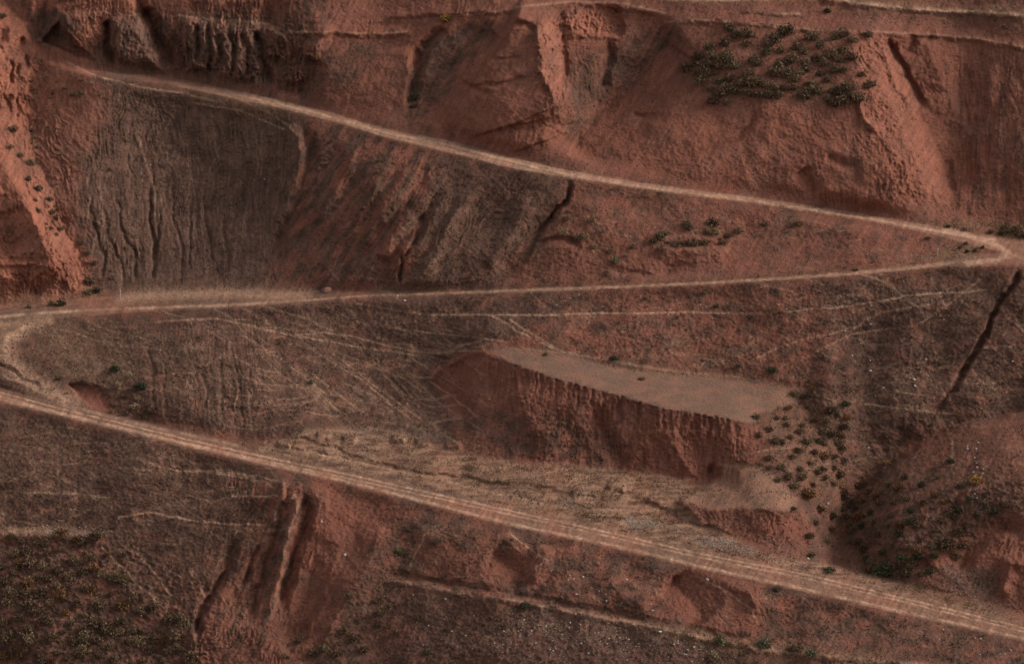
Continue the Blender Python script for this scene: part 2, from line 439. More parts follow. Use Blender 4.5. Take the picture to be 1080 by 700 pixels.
# spur, lower right
gully([(1090, 470), (1010, 520), (960, 560), (935, 600)], 56, -1.6, 50)
gully([(1085, 560), (1050, 556), (1020, 580), (1010, 610)], 18, 1.6, 12)
gully([(1085, 600), (1065, 590), (1058, 630)], 12, -1.6, 12)
gully([(985, 590), (960, 600), (925, 610)], 12, 1.2, 12)
gully([(1032, 470), (1010, 520), (1000, 560)], 6, .7, 6)
gully([(905, 516), (882, 548), (878, 600)], 16, 2.4, 18, (0.2, 0.05))
# --- below the lower road
gully([(300, 505), (297, 520), (290, 545), (289, 560)], 6, -1.5, 5)
gully([(316, 520), (308, 545), (298, 590), (288, 640), (276, 665)], 8, -1.7, 5, (0.1, 0.3))
gully([(326, 522), (318, 560), (306, 600), (290, 650)], 9, 2.4, 12, (0.1, 0.2))
gully([(312, 520), (300, 532)], 4, -1.0, 4)
gully([(290, 520), (292, 560), (280, 600), (262, 660)], 8, 1.6, 7, (0.1, 0.2))
gully([(250, 560), (238, 600), (212, 640), (204, 672)], 10, 2.2, 8, (0.2, 0.1))
gully([(240, 590), (222, 620), (205, 645), (203, 690)], 5, -1.1, 4)
gully([(275, 570), (262, 600), (254, 620)], 5, 1.3, 4)
gully([(405, 545), (395, 580), (360, 640), (330, 700)], 24, -1.4, 30)
gully([(345, 560), (325, 620), (300, 690)], 24, 1.2, 18)
facet([(-60, 552), (52, 556), (96, 560), (104, 566), (60, 567), (-60, 566)], (0, 552), (0, 567), 0.5, -0.9, 2.5, 0.3)
gully([(398, 608), (440, 616), (500, 626), (540, 632), (600, 645), (660, 655), (720, 667), (800, 684), (900, 694), (1010, 704)], 6, -0.55, 8, (0.06, 0.01))
gully([(398, 602), (440, 610), (500, 620), (540, 626), (600, 639), (660, 649), (720, 660), (800, 678)], 5, 0.7, 6, (0.06, 0.05))
gully([(515, 580), (535, 596), (560, 612)], 26, 2.0, 20, (0.2, 0.2))
gully([(580, 575), (572, 598), (560, 615)], 18, -1.6, 10)
gully([(705, 610), (725, 630), (745, 655)], 30, 2.2, 34, (0.1, 0.1))
gully([(758, 600), (785, 620), (802, 645)], 12, -1.6, 18)
gully([(640, 600), (650, 625), (690, 640)], 20, -1.2, 20)
gully([(600, 660), (640, 690), (650, 720)], 30, -1.2, 30)

feat = OFF - OFF_b
OFF = OFF_b + samp(feat, cu + WX * 0.45 * slope_free, cv + WY * 0.45 * slope_free)

# ------------------------------------------------------------------ cover masks, and sunlit tone painted on bright faces
pl = [(515, 368), (560, 366), (600, 372), (650, 388), (720, 394), (790, 398), (832, 406), (858, 412), (840, 424), (800, 436), (796, 446), (775, 443), (740, 438), (700, 431), (640, 414), (580, 398), (540, 384), (524, 377)]
plateau = region(pl, 1.2, 0.15)
shelf2 = region([(762, 487), (804, 489), (822, 508), (842, 528), (834, 539), (800, 536), (750, 538), (716, 526), (742, 517), (762, 500)], 1.5, 0.3)
floor_poly = [(275, 468), (300, 462), (335, 450), (400, 452), (450, 463), (500, 481), (560, 488), (640, 494), (700, 502), (745, 510), (765, 520), (716, 527), (745, 552), (800, 582), (850, 590), (880, 598), (950, 618), (1000, 636), (1080, 655), (1120, 670), (1100, 700), (950, 650), (740, 604), (540, 560), (360, 513), (270, 486)]
floorm = region(floor_poly, 2.0, 0.5)
floorm = floorm * sstep(2.5, -1.5, cv - LT[None, :])
left_red = region([(-120, -60), (0, 0), (20, 14), (48, 56), (90, 40), (108, 60), (110, 100), (112, 140), (80, 170), (84, 230), (100, 300), (104, 320), (-120, 322)], 13, 1.8)
leftridge = region([(-120, -60), (0, 2), (20, 14), (46, 58), (34, 84), (30, 130), (44, 180), (66, 230), (88, 280), (102, 312), (90, 326), (-120, 326)], 2, 0.2)

red = np.clip(0.42 + 0.9 * fbm(cu / 60, cv / 50, 201, 4), 0, 1)    # red clay against dark scrubby shale
def add(poly, val, soft=8, warp=1.6):
    sl, m = region_c(poly, soft, warp)
    red[sl] = red[sl] * (1 - m) + val * m
def addn(poly, val, amp, soft=8, warp=1.6, seed=1, sx=9, sy=30, deg=0):
    sl, m = region_c(poly, soft, warp)
    a, b = rot(cu[sl], cv[sl], deg)
    n = np.clip(val + amp * fbm(a / sx, b / sy, seed, 3), 0, 1)
    red[sl] = red[sl] * (1 - m) + n * m
# upper zone
addn([(340, -60), (1200, -60), (1200, 250), (1000, 240), (600, 175), (430, 135), (330, 110)], 0.82, 0.5, 10, 1.5, 11, 14, 50, -28)
addn([(100, -60), (360, -60), (340, 60), (345, 112), (250, 92), (110, 74)], 0.38, 0.6, 6, 1, 12, 8, 30, 0)
addn([(180, 76), (150, 30), (190, 60)], 0.4, 0.5, 4)
addn([(330, 30), (360, 10), (420, 20), (360, 60), (330, 70)], 0.75, 0.3, 6)
addn([(340, 45), (410, 42), (395, 70), (350, 100), (330, 90)], 0.3, 0.6, 7, 1.5, 14, 8, 20, -30)
addn([(445, 40), (520, 18), (525, 30), (480, 80), (450, 130), (425, 130), (432, 80)], 0.2, 0.6, 6, 1.2, 15, 7, 26, -35)
addn([(605, 60), (720, 20), (760, 30), (700, 60), (640, 110), (600, 160), (590, 120)], 0.28, 0.6, 9, 1.5, 16, 8, 40, -38)
addn([(720, 30), (900, 34), (906, 106), (860, 112), (740, 104), (718, 80)], 0.6, 0.4, 5)
addn([(985, 60), (1140, 50), (1140, 240), (1010, 230), (1000, 170)], 0.6, 0.6, 10, 1.5, 18, 9, 60, 3)
add([(900, -60), (1200, -60), (1200, 40), (1080, 40), (900, 28)], 0.5)
add([(640, -60), (880, -60), (880, 12), (700, 20)], 0.55)
# dark slope under the upper road
addn([(110, 84), (320, 120), (322, 170), (300, 250), (280, 306), (110, 306), (88, 250), (70, 170), (84, 110)], 0.06, 0.35, 7, 1.2, 19, 6, 70, 0)
addn([(320, 120), (590, 185), (600, 210), (560, 260), (520, 304), (280, 304), (310, 220)], 0.42, 1.1, 6, 1.4, 20, 9, 40, -35)
addn([(440, 215), (590, 190), (598, 212), (545, 275), (520, 304), (430, 300), (450, 260)], 0.06, 0.6, 8, 1.5, 21, 10, 34, -38)
addn([(470, 165), (600, 190), (590, 225), (520, 235), (460, 210)], 0.12, 0.5, 6, 1.5, 22, 9, 30, -38)
addn([(600, 190), (1010, 245), (1000, 276), (700, 298), (540, 304), (590, 230)], 0.62, 0.7, 6, 1.5, 23, 20, 14, 0)
add([(595, 262), (720, 262), (770, 262), (800, 285), (700, 298), (620, 300)], 0.8, 6)
# bowl
addn([(-60, 330), (60, 338), (250, 326), (540, 310), (640, 305), (560, 350), (515, 366), (470, 380), (480, 470), (380, 450), (280, 462), (60, 420), (-40, 400)], 0.12, 0.6, 5, 1.5, 24, 20, 14, 0)
addn([(640, 305), (860, 296), (1060, 284), (1010, 380), (900, 400), (830, 402), (700, 390), (620, 372), (560, 350)], 0.55, 0.8, 8, 2, 25, 26, 14, 0)
addn([(860, 300), (1060, 284), (1090, 300), (1090, 430), (960, 470), (896, 510), (900, 420), (870, 400), (880, 350)], 0.13, 0.7, 8, 2, 26, 20, 16, 0)
add([(1076, 282), (1082, 284), (1048, 345), (1022, 390), (995, 430), (985, 432), (1012, 385), (1040, 338)], 0.35, 2, 0.4)
add([(450, 392), (480, 376), (515, 368), (540, 384), (640, 414), (775, 443), (800, 455), (800, 480), (780, 515), (740, 508), (640, 492), (500, 478), (520, 440), (480, 440)], 0.8, 3, 0.8)
addn([(500, 430), (620, 440), (680, 480), (660, 492), (520, 480)], 0.35, 0.7, 6, 1.5, 27, 16, 12, 0)
add([(72, 402), (112, 412), (120, 440), (96, 434)], 0.9, 2, 0.5)
add([(716, 528), (834, 538), (860, 570), (850, 590), (740, 556)], 0.7, 3)
addn([(895, 530), (960, 470), (1090, 430), (1120, 560), (1000, 560), (930, 600), (890, 590)], 0.35, 0.6, 8, 1.5, 28, 16, 16, 0)
add([(960, 600), (1000, 560), (1060, 545), (1130, 545), (1130, 660), (1060, 640), (980, 615)], 0.85, 6)
add([(980, 600), (1050, 600), (1060, 640), (1000, 620)], 0.35, 5)
# below
addn([(-100, 430), (0, 428), (290, 494), (300, 560), (230, 620), (100, 570), (-100, 560)], 0.12, 0.5, 6, 1.5, 29, 26, 14, 0)
addn([(-100, 566), (110, 566), (240, 620), (200, 720), (-100, 720)], 0.25, 0.6, 8, 1.5, 30, 16, 12, 0)
addn([(270, 505), (330, 512), (330, 560), (300, 640), (270, 700), (200, 700), (215, 640), (260, 570)], 0.5, 1.0, 5, 1, 31, 6, 30, -22)
addn([(335, 520), (420, 528), (405, 570), (370, 620), (330, 700), (280, 700), (310, 610)], 0.8, 0.4, 8, 1.2, 32, 12, 40, -28)
addn([(420, 530), (540, 560), (860, 630), (1130, 690), (1130, 730), (800, 690), (540, 640), (400, 610), (370, 640)], 0.35, 0.8, 6, 1.6, 33, 20, 14, 0)
add([(440, 575), (520, 580), (575, 585), (570, 612), (510, 614), (450, 600)], 0.72, 5)
add([(690, 606), (730, 600), (790, 615), (815, 650), (780, 668), (720, 650), (690, 630)], 0.85, 5)
addn([(370, 640), (540, 640), (800, 690), (1000, 730), (300, 730)], 0.15, 0.5, 6, 1.6, 34, 20, 14, 0)
add([(380, 690), (400, 640), (430, 650), (430, 690)], 0.4, 5)
addn([(20, -60), (310, -60), (300, 14), (180, 10), (110, 18), (60, 20)], 0.85, 0.4, 6, 1.2, 44, 8, 30, 4)
for strip in ([(-20, 386), (10, 392), (40, 408), (100, 432), (200, 456), (280, 474), (280, 480), (200, 461), (60, 428), (-20, 405)], [(275, 470), (340, 484), (440, 505), (520, 526), (515, 534), (430, 513), (340, 493), (275, 480)]):
    add(strip, 0.12, 2, 0.3)
add([(940, 478), (1000, 452), (1100, 430), (1100, 530), (1000, 500)], 0.5, 5, 1)
addn([(806, 405), (892, 415), (898, 480), (890, 530), (890, 600), (856, 590), (850, 545), (812, 490)], 0.3, 0.6, 5, 1, 46, 8, 12, 0)
addn([(890, 540), (960, 490), (1060, 500), (1040, 560), (960, 600), (890, 598)], 0.3, 0.6, 8, 1.4, 47, 10, 12, 0)
red = np.clip(red + 0.07, 0, 1)
red = np.maximum(red, left_red * 0.97)
orange = np.maximum(region([(-120, -60), (0, -4), (22, 10), (50, 56), (42, 84), (40, 130), (50, 180), (74, 230), (96, 280), (108, 312), (90, 326), (-120, 326)], 7, 1.3) * 0.8, region([(20, 40), (100, 60), (96, 130), (70, 180), (90, 260), (112, 312), (60, 310), (20, 180)], 9, 1.6) * .4)  # sunlight painted into the clay colour: ridge face, lit facets, upper spurs
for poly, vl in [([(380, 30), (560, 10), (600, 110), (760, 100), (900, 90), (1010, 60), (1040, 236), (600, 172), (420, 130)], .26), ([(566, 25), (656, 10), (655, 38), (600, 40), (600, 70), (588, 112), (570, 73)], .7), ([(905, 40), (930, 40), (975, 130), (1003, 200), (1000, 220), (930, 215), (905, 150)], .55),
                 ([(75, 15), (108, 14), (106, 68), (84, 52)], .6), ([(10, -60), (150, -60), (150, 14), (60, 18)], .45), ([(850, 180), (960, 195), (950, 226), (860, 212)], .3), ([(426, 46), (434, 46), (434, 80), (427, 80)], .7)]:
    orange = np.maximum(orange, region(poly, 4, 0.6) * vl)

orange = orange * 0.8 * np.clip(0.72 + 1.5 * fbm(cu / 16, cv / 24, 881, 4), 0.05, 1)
pale = np.zeros((CH, CW))           # pale dust: roads and trodden lines
tread = np.zeros((CH, CW))          # small benches worn by feet and hooves


def line(pts, wd, val, dep=0.0, taper=(0.1, 0.1), dash=0.35):
    f = seg_field(pts, wd * 3 + 3)
    if f is None: return
    sl, dist, t, sd = f
    g = np.exp(-(dist / wd) ** 2) * sstep(0, taper[0] + 1e-3, t) * sstep(0, taper[1] + 1e-3, 1 - t)
    if dash:
        g = g * np.clip(1 - dash + dash * 2.2 * (fbm(cu[sl] / 9, cv[sl] / 9, 91, 2) + 0.3), 0, 1.1)
    pale[sl] = np.maximum(pale[sl], g * val)
    if dep:
        tread[sl] += 0.4 * dep * np.exp(-(dist / (wd * 1.6)) ** 2) * np.sign(-sd) * 1.0 * sstep(0, .2, t) * sstep(0, .2, 1 - t)


def wob(pts, amp, seed, n=9):
    rr = random.Random(seed)
    out = []
    P = np.array(pts, float)
    L = np.concatenate([[0], np.cumsum(np.hypot(*np.diff(P, axis=0).T))])
    for s in np.linspace(0, L[-1], n):
        out.append((np.interp(s, L, P[:, 0]) + rr.uniform(-amp, amp), np.interp(s, L, P[:, 1]) + rr.uniform(-amp, amp)))
    return out


rng = random.Random(4)
# trodden lines seen on the slopes
hand = [([(150, 340), (230, 336), (300, 352), (380, 366), (460, 378)], .4), ([(430, 332), (560, 332), (700, 330), (820, 330)], .5),
        ([(820, 330), (900, 322), (960, 312), (1050, 304)], .5), ([(515, 330), (545, 348), (580, 366), (600, 374)], .45), ([(530, 332), (560, 352), (590, 368)], .35),
        ([(300, 340), (330, 370), (380, 400), (430, 440)], .35), ([(250, 350), (300, 380), (350, 420)], .35), ([(360, 380), (400, 410), (450, 446)], .35),
        ([(280, 356), (350, 350), (440, 372), (515, 370)], .4), ([(360, 402), (420, 430), (440, 450)], .35), ([(450, 400), (480, 420), (505, 442)], .35),
        ([(330, 395), (390, 440)], .3), ([(400, 345), (470, 352), (540, 360)], .3), ([(60, 345), (110, 362), (150, 368)], .3),
        ([(900, 285), (940, 300), (985, 340)], .35), ([(1040, 290), (1000, 320), (960, 350)], .35), ([(980, 290), (1000, 330)], .3),
        ([(1070, 340), (1090, 360)], .3), ([(905, 425), (960, 432), (1010, 436)], .4), ([(925, 410), (980, 418)], .3), ([(1035, 350), (1060, 380), (1080, 400)], .35),
        ([(895, 350), (925, 330), (990, 320)], .35), ([(790, 380), (840, 360), (900, 345)], .35), ([(850, 376), (900, 352), (950, 345)], .3),
        ([(240, 522), (296, 523)], .6), ([(130, 480), (180, 495), (240, 500), (290, 510)], .4), ([(180, 545), (230, 552), (290, 553)], .55),
        ([(120, 555), (125, 545), (160, 540), (200, 548)], .5), ([(0, 518), (60, 520), (120, 524)], .4), ([(60, 470), (62, 500), (64, 545)], .25),
        ([(200, 495), (260, 500), (300, 508)], .4), ([(270, 500), (290, 515)], .45), ([(200, 600), (222, 640)], .3), ([(100, 570), (150, 620), (180, 648)], .35), ([(120, 560), (160, 600), (190, 640)], .3),
        ([(430, 600), (450, 560), (470, 550)], .3), ([(535, 560), (555, 575), (575, 590), (562, 600)], .45), ([(730, 605), (760, 620), (790, 640), (800, 660)], .35),
        ([(182, 90), (250, 104), (285, 118), (305, 134), (316, 150)], .3), ([(60, 60), (100, 80), (150, 92), (180, 96), (240, 110)], .4), ([(200, 108), (260, 118), (306, 140)], .35),
        ([(145, 128), (150, 160), (163, 200), (164, 235)], .35), ([(770, 480), (850, 470), (860, 475)], .2), ([(1005, 460), (1004, 500)], .4)]
for i, (p, vl) in enumerate(hand):
    line(wob(p, 0.9, i), 0.8, vl * 1.7, 0.05)


def lines_in(poly, n, angs, length, vl, dep, wd=(0.5, 0.8)):
    m = inside(poly)
    us = [p[0] for p in poly]; vs = [p[1] for p in poly]
    k = 0
    for _ in range(n * 6):
        if k >= n: break
        x = rng.uniform(min(us), max(us)); y = rng.uniform(min(vs), max(vs))
        if not m[int(y - V0), int(x - U0)]: continue
        a = math.radians(rng.choice(angs) + rng.gauss(0, 6)); L = rng.uniform(*length)
        bend = rng.uniform(-.12, .12) * L
        p = [(x - math.cos(a) * L / 2, y - math.sin(a) * L / 2), (x - math.sin(a) * bend, y + math.cos(a) * bend), (x + math.cos(a) * L / 2, y + math.sin(a) * L / 2)]
        line(wob(p, 1.0, k, 7), rng.uniform(*wd), rng.uniform(*vl) * 1.5, dep, (0.25, 0.25))
        k += 1


lines_in([(40, 345), (250, 332), (450, 320), (520, 366), (470, 385), (480, 460), (380, 446), (280, 456), (120, 400)], 200, [8, 14, 24, 36, 44, -8], (30, 150), (.12, .32), .12)
lines_in([(560, 312), (1040, 290), (1000, 400), (890, 500), (880, 410), (640, 380)], 170, [-22, -14, -4, 4, 18, 40], (25, 110), (.08, .24), .10)
lines_in([(1090, 310), (1090, 425), (960, 460), (1000, 430)], 50, [30, 40, 55, -10, 4], (20, 60), (.15, .35), .12)
lines_in([(-40, 440), (60, 445), (280, 498), (290, 560), (200, 590), (60, 545), (-40, 545)], 130, [4, 12, -6, 20, 35], (20, 110), (.1, .28), .12)
lines_in([(100, 570), (280, 560), (250, 690), (150, 690)], 40, [40, 45, 30, 10], (20, 70), (.1, .28), .1)
lines_in([(900, 520), (960, 480), (1090, 440), (1090, 540), (940, 590)], 70, [8, 14, 2, -4], (12, 40), (.08, .2), .16)
lines_in([(380, 640), (540, 645), (800, 695), (500, 705), (320, 705)], 40, [8, 20, 40], (14, 50), (.06, .2), .1)
lines_in([(610, 196), (1000, 248), (980, 275), (600, 300)], 50, [4, -6, 14], (20, 60), (.06, .2), .1)
lines_in([(430, 535), (1080, 680), (1080, 700), (430, 612)], 60, [10, 20, 34, 4], (14, 60), (.06, .2), .1)
lines_in([(100, 110), (310, 130), (300, 230), (280, 300), (105, 300), (84, 180)], 90, [88, 90, 93], (30, 120), (.07, .2), .14)
lines_in([(165, 345), (285, 340), (275, 450), (170, 440)], 36, [88, 90, 93], (25, 80), (.1, .24), .14)
lines_in([(330, 130), (590, 190), (520, 300), (300, 300)], 40, [125, 130], (30, 90), (.05, .15), .12)
# debris streaks down the fall line (stretched noise)
a1, b1 = rot(cu, cv, -30)
streak = fbm(a1 / 3.2, b1 / 34, 61, 3)
wv_ = fbm(cu / 40, cv / 70, 62, 2) * 14
for poly, dg in [([(60, 84), (320, 118), (322, 170), (300, 250), (280, 306), (70, 306)], 0), ([(0, -40), (340, -40), (340, 100), (40, 70)], 0), ([(160, 335), (290, 330), (280, 465), (160, 445)], 1), ([(512, 380), (580, 402), (700, 438), (790, 452), (790, 515), (520, 490)], -2), ([(780, 104), (920, 104), (1000, 225), (780, 210)], 8), ([(985, 40), (1150, 40), (1150, 240), (1010, 240)], 2), ([(-60, 270), (104, 280), (104, 322), (-60, 322)], 0), ([(596, 38), (660, 40), (640, 130), (600, 130)], 3)]:
    a3, b3 = rot(cu + wv_, cv, dg)
    m_ = region(poly, 6, 1)
    streak = streak * (1 - m_) + m_ * 1.5 * fbm(a3 / 2.6, b3 / 44, 63, 3)

# far paths on the skyline benches
for p, wd, vl in [([(540, 8), (600, 2), (660, 4), (705, 15)], 1.2, .5), ([(690, -2), (760, 0), (870, -4), (910, 4), (960, 10), (1030, 13), (1090, 17)], 2.0, .85), ([(700, 24), (740, 21), (800, 26), (860, 32), (905, 33)], 1.0, .5),
                  ([(786, 12), (820, 15), (845, 15)], 1.2, .45), ([(905, 33), (980, 36), (1040, 42), (1090, 52)], 1.2, .35), ([(300, 34), (350, 34), (400, 36), (432, 33)], 1.0, .4), ([(185, 16), (220, 20), (262, 23), (285, 26)], 1.4, .45), ([(60, 12), (110, 14), (150, 16)], 1.2, .3),
                  ([(285, 28), (322, 36)], 1.2, .35), ([(380, 22), (430, 22), (455, 20), (540, 10)], 1.0, .3)]:
    line(p, wd, vl, 0, (0.03, 0.03), 0.3)

# roads proper
for (T, Bt, keys) in [(UT, UB, [(60, .0), (150, .15), (235, .3), (260, .6), (900, .6), (1000, .35), (1060, .3)]), (MT, MB, [(-60, .25), (60, .2), (420, .2), (560, .6), (960, .6), (1020, .2)]), (LT, LB, [(-60, .2), (400, .22), (600, .30), (1100, .30)])]:
    mid = (T + Bt) / 2
    pw = np.interp(u1, [k[0] for k in keys], [k[1] for k in keys])
    f = band(T, Bt, 1.0) * pw[None, :]
    pale = np.maximum(pale, f * np.clip(0.72 + 0.9 * fbm(cu / 30, (cv - mid[None, :]) / 2.2, 301, 3), 0.2, 1))
def track(center, off, wd, vl, u_a, u_b):
    """one wheel track: a thin pale line along the road"""
    global pale
    c = center + off
    w2 = sstep(u_a, u_a + 20, cu) * sstep(u_b + 20, u_b, cu) * np.clip(0.8 + .9 * fbm(cu / 14, cv / 14, 305, 2), 0.3, 1.1)
    pale = np.maximum(pale, vl * w2 * np.exp(-((cv - c[None, :]) / wd) ** 2))
track(UT, 4, 1.8, 1.0, 235, 1045)
Mc = curve([(-110, 340), (0, 334), (60, 329), (150, 325), (250, 321), (330, 316), (400, 311), (440, 310), (550, 306), (700, 300.5), (860, 291.5), (950, 283.5), (1000, 278), (1060, 272)], u1)
track(Mc, 0, 1.8, 0.95, -110, 300); track(Mc, 0, 1.0, 0.8, 280, 1060)
track(LT, 4.5, 1.2, 0.95, -110, 1200); track(LT, 8.5, 1.0, 0.95, -110, 1200)
track(LB, -3.0, 1.8, 0.8, -110, 1200)
track(LT, 6.5, 0.8, 0.3, 400, 1200)
line([(985, 240), (1020, 248), (1052, 259), (1064, 266), (1054, 274), (1010, 279)], 3.2, 0.85, 0, (0.1, 0.1), 0.2)
line([(1060, 266), (1090, 275), (1120, 280)], 3, 0.5, 0, (0.1, 0.01), 0.2)
line([(60, 334), (28, 342), (8, 358), (6, 374), (14, 388), (36, 402), (66, 420), (92, 432)], 9, 0.6, 0.0, (0.05, 0.1))
line([(-10, 392), (20, 402), (60, 422), (95, 434), (150, 448), (270, 474)], 2.0, 0.45, 0, (0.02, 0.1))
line([(270, 466), (330, 478), (400, 492), (470, 507), (530, 522), (640, 545)], 1.6, 0.6, 0, (0.1, 0.2))
line([(398, 608), (440, 617), (500, 628), (540, 633), (600, 645), (660, 655), (720, 668), (800, 684), (900, 694), (1010, 704)], 2.0, 0.45, 0, (0.05, 0.01))
line([(300, 504), (297, 520), (290, 545), (289, 556)], 2.0, .22, 0); line([(316, 522), (308, 545), (298, 590), (288, 640), (276, 665)], 2.0, .22, 0); line([(312, 520), (302, 534)], 2, .25, 0)
line([(110, 318), (150, 312), (240, 309), (300, 312), (340, 311)], 7, 0.55, 0, (.1, .1), 0.1)
line([(515, 366), (600, 372), (700, 390), (780, 398), (840, 408)], 1.6, .35, 0)
line([(-20, 345), (30, 341), (60, 338)], 6, .5, 0)

line([(-30, 560), (20, 560), (60, 561), (100, 563)], 4.5, .5, 0, (.01, .1))
wx2, wy2 = fbm(cu / 6, cv / 6, 71, 2) * 1.2, fbm(cu / 9, cv / 5, 72, 2) * 0.8
pale = samp(pale, cu + wx2, cv + wy2)
pale = np.clip(pale, 0, 1) * np.clip(0.98 + 0.6 * fbm(cu / 5, cv / 2.2, 73, 2), 0.5, 1.2)
pale = np.clip(pale, 0, 1)
fn = fbm(cu / 26, cv / 7, 401, 4)
grass = np.zeros((CH, CW))
grass = np.maximum(grass, floorm * np.clip(0.45 + 1.2 * fn, 0, 1))
for poly, vl in [([(460, 486), (600, 490), (700, 505), (755, 522), (700, 520), (600, 510), (500, 500)], .95), ([(340, 460), (372, 462), (360, 472), (335, 470)], .9), ([(490, 520), (560, 530), (640, 560), (560, 556), (500, 540)], .5),
                 ([(960, 232), (1100, 236), (1100, 256), (1050, 250), (990, 242)], .8), ([(1004, 256), (1040, 262), (1030, 272), (1000, 274), (940, 282)], .8), ([(-40, 318), (60, 318), (110, 312), (120, 306), (90, 302), (80, 310), (-40, 316)], .9),
                 ([(0, 340), (60, 334), (30, 350), (0, 362)], .7), ([(180, 90), (260, 98), (310, 124), (280, 128), (200, 104)], .5), ([(560, 172), (620, 180), (640, 188), (580, 184)], .6),
                 ([(185, 14), (285, 26), (280, 20), (200, 10)], .7), ([(840, -6), (960, 2), (1090, 12), (1090, 20), (960, 14)], .8), ([(395, 300), (480, 302), (470, 312), (400, 312)], .7),
                 ([(820, 414), (892, 424), (890, 520), (860, 520), (815, 480), (810, 430)], .35), ([(640, 392), (720, 396), (800, 402), (780, 396), (660, 386)], .6), ([(50, 340), (130, 350), (140, 400), (80, 400), (30, 370)], .4),
                 ([(850, 590), (960, 612), (1080, 650), (1080, 660), (950, 628), (850, 604)], .7), ([(600, 636), (760, 668), (940, 690), (940, 700), (760, 690), (600, 648)], .5), ([(-40, 553), (52, 556), (50, 566), (-40, 566)], .6),
                 ([(600, 300), (1000, 276), (1000, 282), (600, 306)], .4), ([(720, 34), (900, 36), (906, 106), (860, 112), (740, 104), (718, 80)], .12)]:
    grass = np.maximum(grass, region(poly, 2.5, 0.5) * vl * np.clip(0.75 + 0.9 * fn, 0, 1))
pale = np.maximum(pale, np.maximum(np.maximum(shelf2 * 0.28, plateau * 0.13), floorm * np.clip(0.21 + 0.6 * fbm(cu / 24, cv / 4, 433, 3), 0, .55)))
grass = grass * (1 - 0.8 * sstep(-1, 2, cv - LT[None, :]) * sstep(1, -3, cv - LB[None, :]))
grass = np.clip(grass, 0, 1) * (1 - 0.6 * pale)
grass *= 1 - 0.7 * np.clip(region([(275, 470), (340, 484), (440, 505), (520, 526), (515, 534), (430, 513), (340, 493), (275, 480)], 2, .2), 0, 1)
grey = np.zeros((CH, CW))
for poly, vl in [([(118, 18), (152, 17), (165, 50), (172, 70), (125, 60)], .5), ([(190, 20), (280, 28), (276, 90), (200, 76)], .5), ([(350, 452), (470, 452), (480, 466), (380, 462)], .6), ([(690, 545), (720, 552), (790, 572), (780, 580), (700, 566)], .6),
                 ([(655, 545), (685, 545), (690, 556), (660, 556)], .7), ([(985, 595), (1050, 600), (1050, 636), (1000, 624)], .6), ([(60, 375), (150, 380), (150, 398), (70, 398)], .4), ([(580, 632), (760, 670), (760, 690), (600, 680), (540, 650)], .35),
                 ([(0, 150), (110, 90), (320, 120), (322, 170), (290, 300), (110, 300)], .22), ([(870, 2), (940, 4), (930, 12), (870, 10)], .4), ([(620, 90), (650, 80), (620, 140), (600, 150)], .1)]:
    grey = np.maximum(grey, region(poly, 4, 0.9) * vl)
grey = np.maximum(grey, plateau * 0.4)
streak = streak * (1 - plateau)
red = red * (1 - plateau) + plateau * np.clip(0.42 + fbm(cu / 30, cv / 8, 66, 3), 0, 1)
grey = np.maximum(grey, 0.3 * np.clip(fbm(cu / 40, cv / 30, 77, 3) * 2, 0, 1))

# ------------------------------------------------------------------ fine relief (metres)
quiet = np.clip(bench * 0.93 + plateau * 0.65 + shelf2 * 0.7 + floorm * 0.45, 0, 0.95)
rough = 1 - quiet
bumpy = 0
rel = fbm(cu / 34, cv / 26, 501, 3) * 0.45 + fbm(cu / 11, cv / 9, 503, 3) * 0.24 + fbm(cu / 3.6, cv / 3.2, 505, 3) * 0.2
# rills down the fall line, per face
def rills(poly, deg, sx, sy, amp, seed, warp=1.0):
    sl, m = region_c(poly, 6, 1)
    a, b = rot(cu[sl] + fbm(cu[sl] / 40, cv[sl] / 70, seed + 3, 3) * 20, cv[sl], deg)
    sx = sx * 0.75
    n = fbm(a / sx, b / sy, seed, 4, 0.6)
    r = 1.15 - (np.abs(n) + 0.01) ** 0.7 * 2.1
    sub = np.clip(0.5 + 1.6 * fbm(cu[sl] / 40, cv[sl] / 40, seed + 5, 2), 0.1, 1.2)
    rel[sl] += m * amp * 0.5 * sub * np.clip(r, -0.4, 1)
rills([(110, 90), (320, 120), (300, 300), (110, 304), (80, 200)], 1, 4.5, 60, 0.8, 601)
rills([(40, 90), (110, 90), (110, 300), (70, 200)], 14, 6, 50, 0.6, 602)
rills([(-60, 0), (50, 60), (100, 310), (-60, 320)], 22, 5, 22, 1.5, 603)
rills([(-60, 280), (100, 284), (104, 322), (-60, 322)], -4, 3.4, 30, 0.5, 604)
rills([(40, -40), (150, -40), (108, 70), (80, 50)], -2, 3.0, 30, 1.2, 605)
rills([(105, -30), (340, -30), (340, 100), (105, 76)], 3, 5, 26, 2.0, 606)
rills([(340, -40), (560, -40), (580, 160), (340, 120)], -25, 8, 46, 0.6, 607)
rills([(560, 30), (610, 40), (600, 120), (575, 110)], 8, 3.4, 7, 1.3, 608)
rills([(594, 8), (656, 11), (655, 38), (600, 40)], 5, 4, 9, 0.6, 617)
rills([(600, 38), (660, 40), (640, 130), (600, 130)], 4, 4, 40, 0.7, 609)
rills([(640, 40), (760, 20), (720, 120), (600, 170)], -40, 6, 40, 0.7, 610)
rills([(840, 100), (920, 100), (990, 225), (840, 215)], 12, 5, 40, 0.4, 611)
rills([(895, 40), (985, 50), (1010, 225), (900, 200)], 28, 5, 40, 0.8, 612)
rills([(985, 40), (1120, 40), (1120, 245), (1010, 240)], 3, 8, 60, 0.55, 613)
rills([(600, 110), (850, 110), (860, 210), (600, 175)], -45, 6, 60, 0.16, 614)
rills([(320, 120), (600, 185), (520, 304), (290, 304)], -35, 7, 44, 0.75, 615)
